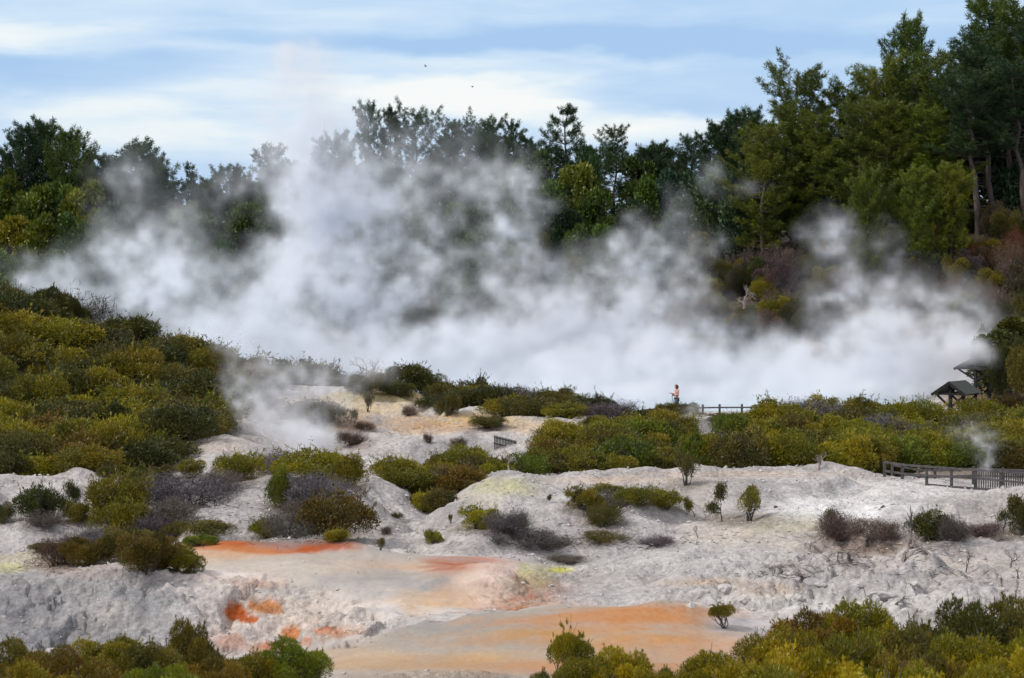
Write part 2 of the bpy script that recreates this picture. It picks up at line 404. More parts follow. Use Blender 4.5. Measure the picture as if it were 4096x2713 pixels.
stain_or_shade(205, 577, 22, 4, (.48, .17, .09), .7, 88, 100)
stain_or_shade(458, 563, 38, 8, (.31, .085, .042), .95, 90, 104)
stain_or_shade(495, 557, 28, 4, (.50, .19, .12), .7, 90, 104)
stain_or_shade(520, 594, 50, 20, (.33, .125, .07), .95, 84, 102)
stain_or_shade(552, 606, 36, 8, (.46, .24, .12), .75, 84, 102)
stain_or_shade(482, 587, 22, 18, (.62, .51, .44), .8, 84, 102)
stain_or_shade(500, 571, 18, 8, (.60, .48, .45), .7, 88, 102)
stain_or_shade(450, 600, 20, 8, (.54, .34, .18), .6, 84, 102)
stain_or_shade(540, 576, 18, 12, (.37, .36, .22), .7, 90, 108)
stain_or_shade(560, 570, 12, 3, (.58, .55, .05), .95, 90, 112)
stain_or_shade(525, 571, 7, 7, (.46, .44, .2), .5, 90, 108)
stain_or_shade(590, 600, 45, 14, (.40, .385, .40), .8, 84, 104)
# broken bank on the left
stain_or_shade(60, 605, 140, 46, (.235, .24, .268), .85, 82, 95)
stain_or_shade(30, 625, 90, 24, (.19, .195, .22), .6, 82, 95)
stain_or_shade(150, 600, 44, 26, (.22, .232, .262), .7, 82, 95)
stain_or_shade(185, 579, 60, 12, (.66, .60, .60), .85, 82, 95)
stain_or_shade(110, 612, 22, 16, (.58, .53, .51), .7, 82, 95)
stain_or_shade(250, 612, 80, 30, (.57, .52, .51), .7, 82, 95)
stain_or_shade(300, 622, 70, 22, (.60, .50, .44), .7, 80, 95)
for hx, hy, ha, hb, hc, hs in [(236, 612, 12, 8, (.46, .115, .03), 1), (247, 619, 9, 5, (.40, .10, .03), 1), (264, 606, 17, 6, (.48, .20, .08), .95), (276, 611, 8, 4, (.46, .20, .09), .9), (292, 635, 8, 6, (.46, .15, .05), .9), (327, 629, 6, 4, (.42, .11, .05), .9), (337, 633, 7, 3, (.44, .14, .07), .85), (318, 632, 6, 3, (.44, .15, .08), .8), (270, 646, 12, 4, (.46, .18, .10), .8), (232, 641, 14, 7, (.42, .22, .16), .6), (306, 640, 8, 4, (.48, .20, .11), .7), (250, 598, 10, 3, (.36, .24, .18), .6)]:
    mixc(hs * pblob(hx, hy, ha, hb, PXV, PYV, GY, 80, 95, nz=.5 * nB + .35 * nS, edge=.3), hc)
stain_or_shade(325, 630, 15, 5, (.48, .19, .11), .8, 82, 95)
stain_or_shade(291, 634, 9, 8, (.52, .22, .09), .85, 82, 95)
stain_or_shade(224, 643, 22, 12, (.44, .27, .22), .5, 78, 95)
stain_or_shade(268, 648, 18, 6, (.50, .23, .14), .7, 78, 95)
stain_or_shade(340, 634, 24, 6, (.54, .31, .20), .7, 82, 95)
stain_or_shade(415, 605, 18, 10, (.56, .36, .20), .6, 82, 95)
stain_or_shade(20, 558, 45, 10, (.50, .45, .33), .7, 90, 106)
stain_or_shade(8, 568, 14, 5, (.47, .46, .20), .7, 90, 104)
stain_or_shade(90, 572, 40, 8, (.42, .33, .31), .6, 88, 100)
# sinter slopes, centre and right
stain_or_shade(506, 486, 32, 9, (.44, .42, .21), .8, 118, 134)
stain_or_shade(480, 500, 20, 8, (.55, .50, .38), .5, 118, 134)
stain_or_shade(545, 547, 70, 12, (.33, .31, .335), .75, 100, 125)
stain_or_shade(600, 535, 60, 14, (.37, .35, .375), .6, 100, 128)
stain_or_shade(190, 512, 95, 22, (.36, .34, .365), .65, 104, 130)
stain_or_shade(60, 535, 60, 10, (.40, .385, .40), .5, 104, 130)
stain_or_shade(700, 560, 120, 16, (.50, .485, .49), .7, 90, 120)
stain_or_shade(760, 540, 60, 8, (.48, .42, .36), .5, 95, 120)
stain_or_shade(790, 525, 55, 10, (.43, .39, .29), .75, 104, 128)
stain_or_shade(720, 530, 40, 8, (.50, .43, .38), .6, 104, 128)
stain_or_shade(840, 506, 80, 10, (.73, .73, .755), .85, 110, 134)
stain_or_shade(866, 515, 15, 11, (.80, .80, .83), 1.0, 110, 134, rag=.25)
stain_or_shade(900, 490, 80, 8, (.66, .64, .65), .7, 110, 136)
stain_or_shade(885, 549, 65, 7, (.24, .165, .13), .85, 96, 122)
stain_or_shade(840, 565, 70, 6, (.38, .34, .34), .6, 92, 118)
stain_or_shade(960, 560, 60, 14, (.52, .47, .44), .6, 90, 118)
stain_or_shade(770, 600, 60, 10, (.66, .63, .62), .6, 80, 100)
stain_or_shade(770, 590, 26, 6, (.52, .36, .25), .6, 82, 100)
stain_or_shade(700, 582, 40, 4, (.55, .40, .29), .6, 82, 104)
stain_or_shade(820, 610, 70, 12, (.58, .57, .57), .6, 78, 100)
stain_or_shade(740, 474, 110, 3.5, (.47, .36, .29), .6, 126, 139)
stain_or_shade(620, 480, 60, 4, (.56, .42, .31), .6, 120, 139)
stain_or_shade(430, 500, 30, 10, (.46, .40, .39), .5, 112, 134)
# bench behind
stain_or_shade(345, 405, 70, 10, (.58, .45, .26), .8, 150, 182)
stain_or_shade(392, 395, 50, 6, (.60, .46, .17), .95, 160, 182)
stain_or_shade(430, 425, 60, 8, (.56, .34, .17), .85, 150, 182)
stain_or_shade(470, 419, 45, 6, (.58, .42, .19), .8, 150, 182)
stain_or_shade(348, 422, 22, 10, (.46, .28, .18), .7, 150, 182)
stain_or_shade(545, 428, 36, 5, (.58, .40, .22), .7, 146, 170)
stain_or_shade(215, 445, 40, 6, (.52, .40, .34), .5, 138, 152)
# leaf litter under the thickets and the forest
def inpx(a, b): return (PXV > a) & (PXV < b)
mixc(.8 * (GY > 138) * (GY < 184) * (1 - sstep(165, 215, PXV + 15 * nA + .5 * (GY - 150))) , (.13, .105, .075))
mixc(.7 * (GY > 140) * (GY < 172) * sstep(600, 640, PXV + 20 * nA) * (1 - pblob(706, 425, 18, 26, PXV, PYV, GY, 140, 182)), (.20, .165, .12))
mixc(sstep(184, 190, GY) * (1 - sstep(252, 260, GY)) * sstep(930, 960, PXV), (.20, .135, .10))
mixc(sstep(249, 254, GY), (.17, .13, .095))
mixc(.8 * pblob(815, 350, 60, 22, PXV, PYV, GY, 248, 266, nz=.5 * nA), (.50, .36, .25))
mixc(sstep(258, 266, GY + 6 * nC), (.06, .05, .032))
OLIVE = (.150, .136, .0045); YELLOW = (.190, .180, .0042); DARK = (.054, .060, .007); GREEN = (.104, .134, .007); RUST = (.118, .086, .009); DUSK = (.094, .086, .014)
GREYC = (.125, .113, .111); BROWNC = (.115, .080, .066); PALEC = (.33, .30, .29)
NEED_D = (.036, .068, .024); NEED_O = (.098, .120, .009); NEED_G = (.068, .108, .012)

# single shrubs on the open ground: (px, base py, width px, height px, colour, kind, label)
SINGLES = [
 (42, 520, 44, 36, DARK, 'shrub', 'dark open manuka at the left edge of the white flat'),
 (72, 511, 34, 30, DARK, 'sprig', 'thin dark shrub right beside the dark open manuka on the white flat'),
 (76, 523, 28, 20, OLIVE, 'shrub', 'small olive shrub below the thin dark shrub on the white flat'),
 (45, 530, 34, 18, GREYC, 'dry', 'grey leafless scrub at the foot of the dark open manuka'),
 (106, 492, 40, 27, DUSK, 'pad', 'little dark tree with bare forked stems against the left white mound'),
 (122, 519, 62, 46, OLIVE, 'shrub', 'large olive manuka left of the long grey scrub'),
 (142, 496, 42, 30, DUSK, 'shrub', 'dusky shrub behind the large olive manuka'),
 (185, 506, 90, 36, GREYC, 'dry', 'wide mound of purple grey leafless scrub in the left valley'),
 (160, 524, 66, 28, GREYC, 'dry', 'grey leafless scrub in front of the wide purple grey mound'),
 (225, 491, 46, 22, GREYC, 'dry', 'low grey scrub behind the wide purple grey mound'),
 (148, 537, 50, 24, GREYC, 'dry', 'grey scrub just behind the left bush covered crest'),
 (240, 481, 48, 29, YELLOW, 'shrub', 'yellow green shrub below the small white dome'),
 (193, 477, 28, 20, OLIVE, 'shrub', 'small olive shrub at the foot of the small white dome'),
 (165, 480, 30, 20, DUSK, 'shrub', 'dusky little shrub at the hillside foot by the white dome'),
 (278, 473, 42, 24, GREYC, 'dry', 'dark grey scrub right under the valley steam vent'),
 (312, 482, 72, 34, YELLOW, 'shrub', 'broad yellow green shrub in front of the valley steam vent'),
 (279, 509, 26, 38, GREEN, 'shrub', 'upright bright green shrub beside the grey thicket in mid valley'),
 (318, 507, 74, 36, GREYC, 'dry', 'grey leafless thicket between green shrubs in mid valley'),
 (346, 487, 42, 30, OLIVE, 'shrub', 'olive shrub at the right end of the grey thicket in mid valley'),
 (335, 538, 66, 48, RUST, 'shrub', 'big rusty olive manuka above the right end of the orange crest'),
 (290, 537, 52, 30, GREYC, 'dry', 'grey scrub left of the big rusty manuka'),
 (302, 520, 44, 20, GREYC, 'dry', 'grey scrub upslope of the orange crest'),
 (265, 539, 33, 21, YELLOW, 'shrub', 'small yellow green shrub on the edge above the orange crest'),
 (338, 541, 27, 13, YELLOW, 'shrub', 'tiny yellow shrub at the foot of the big rusty manuka'),
 (208, 537, 46, 17, DUSK, 'shrub', 'dusky low shrub behind the bright green cushion'),
 (120, 537, 52, 38, OLIVE, 'shrub', 'olive shrub rising behind the left bush covered crest'),
 (177, 537, 28, 15, DUSK, 'shrub', 'small dusky shrub beside the olive shrub behind the crest'),
 (98, 547, 56, 18, GREYC, 'dry', 'low grey scrub at the back of the left bush covered crest'),
 (56, 566, 44, 34, BROWNC, 'dry', 'brown grey scrub at the left end of the bush covered crest'),
 (88, 566, 62, 31, RUST, 'near', 'rusty olive shrub in the middle of the bush covered crest'),
 (125, 560, 74, 36, DUSK, 'near', 'dusky shrub at the back of the bush covered crest'),
 (145, 573, 84, 42, RUST, 'near', 'broad rusty green manuka spreading over the terrace'),
 (178, 571, 60, 26, OLIVE, 'near', 'flat olive shrub tapering out on the tan terrace'),
 (199, 546, 42, 12, GREEN, 'near', 'bright green flat cushion shrub on the orange crest'),
 (3, 523, 22, 20, DUSK, 'shrub', 'dusky shrub cut by the left frame edge on the white flat'),
 (45, 552, 30, 10, DUSK, 'shrub', 'faint low shrub on the pale flat behind the left crest'),
 (477, 529, 44, 25, YELLOW, 'shrub', 'yellow green round shrub on the white slope right of the gully'),
 (506, 533, 48, 25, GREYC, 'dry', 'grey scrub touching the yellow green round shrub'),
 (521, 528, 15, 15, OLIVE, 'shrub', 'small olive tuft above the grey scrub of the white slope'),
 (522, 545, 66, 20, GREYC, 'dry', 'wide low grey scrub on the centre white slope'),
 (552, 549, 52, 14, GREYC, 'dry', 'flat grey scrub right of the wide low one'),
 (567, 562, 40, 8, GREYC, 'dry', 'thin mat of grey twigs above the sulphur patch'),
 (433, 544, 17, 15, YELLOW, 'shrub', 'small bright shrub in the white gully floor'),
 (426, 541, 9, 12, DUSK, 'sprig', 'thin sprig beside the small bright gully shrub'),
 (381, 550, 15, 13, DUSK, 'sprig', 'tiny tree with a single stem right of the orange crest'),
 (451, 524, 7, 11, DUSK, 'sprig', 'tiny upright sprig on the gully bank'),
 (386, 536, 11, 9, BROWNC, 'dry', 'small brown tuft on the left gully bank'),
 (398, 518, 14, 7, DUSK, 'dry', 'low dry tuft on the white spur left of the gully'),
 (582, 511, 36, 25, OLIVE, 'shrub', 'olive shrub at the left end of the long shrub strip'),
 (611, 511, 46, 22, GREYC, 'dry', 'grey scrub under the long shrub strip'),
 (603, 527, 40, 26, DUSK, 'dry', 'brown grey scrub below the long shrub strip'),
 (609, 494, 40, 9, OLIVE, 'shrub', 'low olive mat along the long shrub strip'),
 (640, 506, 44, 19, OLIVE, 'shrub', 'flat olive shrub in the middle of the long shrub strip'),
 (668, 510, 34, 19, OLIVE, 'shrub', 'olive shrub at the right end of the long shrub strip'),
 (603, 543, 46, 15, DUSK, 'dry', 'brown olive low scrub on the centre white slope'),
 (656, 546, 34, 11, GREYC, 'dry', 'curved grey scrub on the pale slope'),
 (546, 505, 11, 9, DUSK, 'sprig', 'lone tiny sprig on the white knoll'),
 (686, 487, 36, 36, DUSK, 'sprig', 'open brownish shrub leaning at the thicket front'),
 (695, 518, 22, 20, OLIVE, 'sprig', 'small olive shrub on a thin stem on the pale slope'),
 (722, 521, 32, 36, DUSK, 'sprig', 'forked dusky shrub left one of the pair on the white slope'),
 (750, 521, 40, 37, OLIVE, 'sprig', 'forked olive shrub right one of the pair on the white slope'),
 (843, 541, 52, 32, BROWNC, 'dry', 'brown leafless thicket left of the dark green shrub'),
 (830, 536, 30, 26, DUSK, 'sprig', 'thin green shoots at the left end of the brown thicket'),
 (878, 541, 46, 22, BROWNC, 'dry', 'low brown scrub behind the fallen branches'),
 (932, 540, 44, 30, DARK, 'shrub', 'dark green shrub behind the fallen branches'),
 (954, 541, 30, 28, GREYC, 'dry', 'grey open scrub right of the dark green shrub'),
 (983, 536, 46, 15, BROWNC, 'dry', 'low brown scrub near the right frame edge'),
 (1003, 531, 34, 36, DUSK, 'sprig', 'open dusky shrub below the picket panel'),
 (1022, 536, 32, 40, DARK, 'shrub', 'dark manuka cut by the right frame edge below the pickets'),
 (724, 629, 44, 25, OLIVE, 'pad', 'flat topped olive sapling at the end of the orange apron'),
 (355, 424, 9, 16, DUSK, 'sprig', 'thin upright shrub on the ochre bench'),
 (368, 412, 16, 22, DUSK, 'sprig', 'taller thin shrub on the ochre bench'),
 (352, 446, 30, 16, BROWNC, 'dry', 'brown tuft on the bank under the ochre bench'),
 (365, 430, 20, 9, BROWNC, 'dry', 'brown dry tuft at the foot of the ochre bench'),
 (410, 416, 16, 10, BROWNC, 'dry', 'small dry tufts in the middle of the ochre bench'),
 (437, 412, 14, 9, DUSK, 'sprig', 'small sprig at the right of the ochre bench'),
 (448, 417, 22, 22, DUSK, 'shrub', 'round dusky shrub standing free below the low ridge'),
 (488, 428, 36, 12, DUSK, 'shrub', 'low olive brown shrub on the rim of the grey mound'),
 (478, 426, 6, 9, DUSK, 'sprig', 'slender shoot on the rim of the grey mound'),
 (457, 448, 16, 12, BROWNC, 'dry', 'brown dry tuft on the grey mound face'),
 (428, 443, 10, 11, BROWNC, 'dry', 'faint dry tuft high on the grey mound'),
 (317, 424, 60, 26, DUSK, 'shrub', 'dark shrub half hidden by the valley steam'),
 (270, 408, 30, 14, GREYC, 'dry', 'grey scrub behind the valley steam'),
 (117, 462, 24, 12, BROWNC, 'shrub', 'small brown bush on the small white mound at the hillside foot'),
]
# twig litter around the dry scrub; litter and painted contact shade under shrubs
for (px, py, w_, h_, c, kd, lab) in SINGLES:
    if kd == 'dry' and w_ > 18: stain_or_shade(px, py - h_ * .12, w_ * .62, max(h_ * .34, 4), (.21, .19, .20) if c is GREYC else (.22, .165, .14), .8, 88, 178, edge=1.0, rag=.6)
    elif w_ > 24 and kd != 'near': stain_or_shade(px, py - 1, w_ * .68, max(h_ * .2, 3.5), (.17, .14, .115), .75, 88, 178, edge=1.0, rag=.5)  # litter colour deepened to paint contact shade under leafy shrubs
print('terrain arrays', time.time() - T0)

def mat_ground():
    m, nt, N, L = new_mat('sinter_ground')
    out = N.new('ShaderNodeOutputMaterial'); b = N.new('ShaderNodeBsdfPrincipled'); b.inputs['Roughness'].default_value = .95; b.inputs['Specular IOR Level'].default_value = .15
    a = N.new('ShaderNodeAttribute'); a.attribute_name = 'mineral_shade'
    g = N.new('ShaderNodeNewGeometry')
    mp = N.new('ShaderNodeMapping'); mp.inputs['Scale'].default_value = (1, .55, 1.6); L.new(g.outputs['Position'], mp.inputs[0])
    def noise(s, d=4, r=.6):
        n = N.new('ShaderNodeTexNoise'); n.inputs['Scale'].default_value = s; n.inputs['Detail'].default_value = d; n.inputs['Roughness'].default_value = r
        L.new(mp.outputs[0], n.inputs['Vector']); return n
    n1 = noise(5.5, 4, .75); n2 = noise(1.3, 4, .7)
    vo = N.new('ShaderNodeTexVoronoi'); vo.inputs['Scale'].default_value = 4.2; L.new(mp.outputs[0], vo.inputs['Vector'])
    r1 = N.new('ShaderNodeMapRange'); r1.inputs[1].default_value = .3; r1.inputs[2].default_value = .7; r1.inputs[3].default_value = .64; r1.inputs[4].default_value = 1.23
    L.new(n1.outputs[0], r1.inputs[0])
    r2 = N.new('ShaderNodeMapRange'); r2.inputs[1].default_value = .3; r2.inputs[2].default_value = .7; r2.inputs[3].default_value = .82; r2.inputs[4].default_value = 1.12
    L.new(n2.outputs[0], r2.inputs[0])
    mm = N.new('ShaderNodeMath'); mm.operation = 'MULTIPLY'; L.new(r1.outputs[0], mm.inputs[0]); L.new(r2.outputs[0], mm.inputs[1])
    m1 = N.new('ShaderNodeMath'); m1.operation = 'SUBTRACT'; m1.inputs[1].default_value = 1; L.new(mm.outputs[0], m1.inputs[0])
    m3 = N.new('ShaderNodeMath'); m3.operation = 'MULTIPLY_ADD'; m3.inputs[2].default_value = 1; L.new(m1.outputs[0], m3.inputs[0]); L.new(a.outputs['Alpha'], m3.inputs[1])
    sc = N.new('ShaderNodeVectorMath'); sc.operation = 'SCALE'; L.new(a.outputs['Color'], sc.inputs[0]); L.new(m3.outputs[0], sc.inputs['Scale'])
    L.new(sc.outputs[0], b.inputs['Base Color'])
    ad = N.new('ShaderNodeMath'); ad.operation = 'MULTIPLY_ADD'; ad.inputs[1].default_value = -.6; L.new(vo.outputs['Distance'], ad.inputs[0]); L.new(n1.outputs[0], ad.inputs[2])
    bp = N.new('ShaderNodeBump'); bp.inputs['Strength'].default_value = .9; bp.inputs['Distance'].default_value = .11
    L.new(a.outputs['Alpha'], bp.inputs['Strength'])
    L.new(ad.outputs[0], bp.inputs['Height']); L.new(bp.outputs[0], b.inputs['Normal'])
    L.new(b.outputs[0], out.inputs[0])
    return m
nr, nc = ZT.shape
idx = np.arange(nr * nc, dtype=np.int32).reshape(nr, nc)
quads = np.stack([idx[:-1, :-1], idx[:-1, 1:], idx[1:, 1:], idx[1:, :-1]], -1).reshape(-1, 4)
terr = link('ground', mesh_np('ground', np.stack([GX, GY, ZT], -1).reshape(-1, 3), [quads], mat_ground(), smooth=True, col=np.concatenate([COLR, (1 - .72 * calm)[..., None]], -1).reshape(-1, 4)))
tag(terr, kind='structure')

# pool of hot water
def mat_water():
    m, nt, N, L = new_mat('pool_water')
    out = N.new('ShaderNodeOutputMaterial'); b = N.new('ShaderNodeBsdfPrincipled')
    b.inputs['Base Color'].default_value = (.44, .56, .64, 1); b.inputs['Roughness'].default_value = .12
    g = N.new('ShaderNodeNewGeometry'); n = N.new('ShaderNodeTexNoise'); n.inputs['Scale'].default_value = .8; n.inputs['Detail'].default_value = 3
    L.new(g.outputs['Position'], n.inputs['Vector'])
    bp = N.new('ShaderNodeBump'); bp.inputs['Strength'].default_value = .2; bp.inputs['Distance'].default_value = .1; L.new(n.outputs[0], bp.inputs['Height']); L.new(bp.outputs[0], b.inputs['Normal'])
    L.new(b.outputs[0], out.inputs[0]); return m
xs = np.linspace(-75, 60, 28); ys = np.linspace(183, 262, 18)
VX, VY = np.meshgrid(xs, ys); ii = np.arange(VX.size).reshape(VX.shape)
w = link('water', mesh_np('water', np.stack([VX.ravel(), VY.ravel(), np.full(VX.size, -.95)], -1), [np.stack([ii[:-1, :-1], ii[:-1, 1:], ii[1:, 1:], ii[1:, :-1]], -1).reshape(-1, 4)], mat_water()))
tag(w, kind='structure')

# ------------------------------------------------------------------ plants: generators
def curve_pts(p0, p1, n, wob, rng, up=0.0):
    t = np.linspace(0, 1, n)[:, None]; p0 = np.asarray(p0, float); p1 = np.asarray(p1, float)
    P = p0 + (p1 - p0) * t
    P[1:-1] += rng.normal(size=(n - 2, 3)) * wob
    P[:, 2] += (np.sin(t[:, 0] * math.pi)) * up
    return P

def gen_shrub(seed, lobes=16, n=9500, ll=.082, lw=.024, flat=.75, open_=0.0, skirt=.12, sprigs=26, spl=.24):
    """Dome of leafy lobes on forked stems, radius about 1, height about 1."""
    rng = np.random.default_rng(seed)
    Cs, Rs = [], []
    for i in range(lobes):
        a = rng.uniform(0, 2 * math.pi); r = math.sqrt(rng.uniform(0, 1)) * .68
        top = math.sqrt(max(1 - (r / .98) ** 2, .02)); R = rng.choice([.16, .24, .33, .40]) * rng.uniform(.8, 1.15) * (1 - .2 * r)
        z = top * rng.uniform(.62, 1.0) - R * .7
        if rng.uniform() < .35 * (1 - open_): z = rng.uniform(skirt, .45)
        Cs.append((r * math.cos(a), r * math.sin(a), max(z, R * .45 + open_ * .3))); Rs.append(R)
    Cs = np.array(Cs); Rs = np.array(Rs)
    pk = rng.choice(lobes, n, p=Rs ** 2 / (Rs ** 2).sum())
    d = norm(rng.normal(size=(n, 3)) + np.array([0, 0, .38]))
    rad = Rs[pk][:, None] * np.where(rng.uniform(size=(n, 1)) < .78, rng.uniform(.78, 1.1, (n, 1)), rng.uniform(.25, .8, (n, 1)))
    C = Cs[pk] + d * rad * np.array([1, 1, flat])
    D = norm(d * .7 + np.array([0, 0, .45]) + rng.normal(size=(n, 3)) * .45)
    lob_t = rng.uniform(.2, .8, lobes)
    tint = np.clip(lob_t[pk] + rng.normal(size=n) * .16, 0, 1)
    # sprigs that break the outline
    sp = []
    for i in range(sprigs):
        k = rng.integers(lobes); dd = norm(rng.normal(size=3) * np.array([.6, .6, .3]) + np.array([0, 0, .9]))
        b0 = Cs[k] + dd * Rs[k] * .8; ln = rng.uniform(.3, 1) * spl
        q = max(6, int(10 * .12 / ll)); tt = rng.uniform(0, 1, q)[:, None]
        sp.append((b0 + dd * ln * tt, norm(dd + rng.normal(size=(q, 3)) * .55), np.full(q, lob_t[k])))
    if sp:
        C = np.concatenate([C] + [s[0] for s in sp]); D = np.concatenate([D] + [s[1] for s in sp]); tint = np.concatenate([tint] + [np.clip(s[2] + .1, 0, 1) for s in sp])
    ok = C[:, 2] > -.02; C, D, tint = C[ok], D[ok], tint[ok]
    V, Q = blades(C, D, ll * rng.uniform(.6, 1.35, len(C)), lw * rng.uniform(.7, 1.3, len(C)), rng)
    fol = mesh_np('foliage', V, [Q], M_LEAF, tint=np.repeat(tint, 4))
    paths = []
    for k in rng.permutation(lobes)[:min(lobes, 11)]:
        P = curve_pts((rng.normal() * .06, rng.normal() * .06, -.08), Cs[k] + np.array([0, 0, Rs[k] * .3]), 5, .05, rng)
        paths.append((P, np.linspace(.030, .010, 5), 4))
        for _ in range(2):
            e = Cs[k] + norm(rng.normal(size=3) + np.array([0, 0, .5])) * Rs[k] * .8
            paths.append((curve_pts(P[2], e, 4, .03, rng), np.linspace(.013, .005, 4), 3))
        for _ in range(2):
            e = Cs[k] + norm(rng.normal(size=3) + np.array([0, 0, .6])) * (Rs[k] + rng.uniform(.08, .26))
            paths.append((curve_pts(P[3], e, 4, .04, rng), np.linspace(.011, .004, 4), 3))
    V, Q = tubes(paths)
    return fol, mesh_np('stem', V, [Q], M_STEM)

def gen_dry(seed, n=6500, h=1.0):
    """Leafless grey scrub: fans of forked stems ending in a haze of fine twigs."""
    rng = np.random.default_rng(seed)
    paths = []; tips = []
    for i in range(26):
        a = rng.uniform(0, 2 * math.pi); r = rng.uniform(.2, .95); e = np.array([r * math.cos(a), r * math.sin(a), h * rng.uniform(.35, .95) * math.sqrt(1.05 - r * r * .8)])
        b = np.array([math.cos(a), math.sin(a), 0]) * rng.uniform(0, .3)
        P = curve_pts(b + np.array([0, 0, -.06]), e, 5, .06, rng)
        paths.append((P, np.linspace(.022, .007, 5), 3)); 
        for j in range(4):
            q = P[rng.integers(2, 5)]; e2 = q + norm(rng.normal(size=3) + np.array([math.cos(a) * .6, math.sin(a) * .6, .6])) * rng.uniform(.12, .32)
            paths.append((curve_pts(q, e2, 3, .03, rng), np.linspace(.010, .004, 3), 3)); tips += [e2, (q + e2) / 2]
        tips.append(e)
    tips = np.array(tips); pk = rng.integers(len(tips), size=n)
    C = tips[pk] + rng.normal(size=(n, 3)) * .13; C[:, 2] = np.abs(C[:, 2])
    D = norm(rng.normal(size=(n, 3)) + np.array([0, 0, .7]) + C * .5)
    V, Q = blades(C, D, rng.uniform(.08, .26, n), rng.uniform(.008, .017, n), rng)
    tw = mesh_np('twigs', V, [Q], M_TWIG)
    V, Q = tubes(paths)
    return tw, mesh_np('stem', V, [Q], M_TWIG)

def branch_tree(seed, h=1.0, depth=4, spread=.55, thick=.03, droop=0.0, nb=3, lean=(0, 0)):
    """Bare forked branches, one mesh."""
    rng = np.random.default_rng(seed); paths = []; tips = []
    def grow(p, d, L, r, k):
        n = 4; P = [p]; dd = d
        for i in range(n):
            dd = norm(dd + rng.normal(size=3) * .22 + np.array([0, 0, .05 - droop])); P.append(P[-1] + dd * L / n)
        P = np.array(P); paths.append((P, np.linspace(r, r * .55, n + 1), 4 if k > 1 else 3))
        if k <= 0: tips.append(P[-1]); return
        for i in range(nb if k > 1 else nb + 1):
            q = P[rng.integers(2, n + 1)] if i else P[-1]
            grow(q, norm(dd + rng.normal(size=3) * spread), L * rng.uniform(.5, .8), r * .55, k - 1)
    grow(np.array([0, 0, -.03]), norm(np.array([lean[0], lean[1], 1.0])), h * .38, thick, depth)
    V, Q = tubes(paths)
    return V, Q, np.array(tips)

def gen_sprig(seed, n=2600, flat=True, ll=.10):
    """Open little shrub: forked stems carrying separate pads of leaves."""
    rng = np.random.default_rng(seed)
    V, Q, tips = branch_tree(seed, 1.0, 3, .75, .024, nb=3)
    sc = np.array([.95 / max(np.abs(tips[:, :2]).max(), .3), .95 / max(np.abs(tips[:, :2]).max(), .3), .9 / tips[:, 2].max()])
    V = V * sc; tips = tips * sc
    keep = tips[tips[:, 2] > .30]
    pk = rng.integers(len(keep), size=n)
    C = keep[pk] + rng.normal(size=(n, 3)) * np.array([.14, .14, .075]); D = norm(rng.normal(size=(n, 3)) * .8 + np.array([0, 0, .7]))
    v, q = blades(C, D, ll * rng.uniform(.6, 1.3, n), .03 * rng.uniform(.7, 1.3, n), rng)
    tint = np.clip(rng.uniform(.2, .8, len(keep))[pk] + rng.normal(size=n) * .15, 0, 1)
    return mesh_np('foliage', v, [q], M_LEAF, tint=np.repeat(tint, 4)), mesh_np('stem', V, [Q], M_STEM)

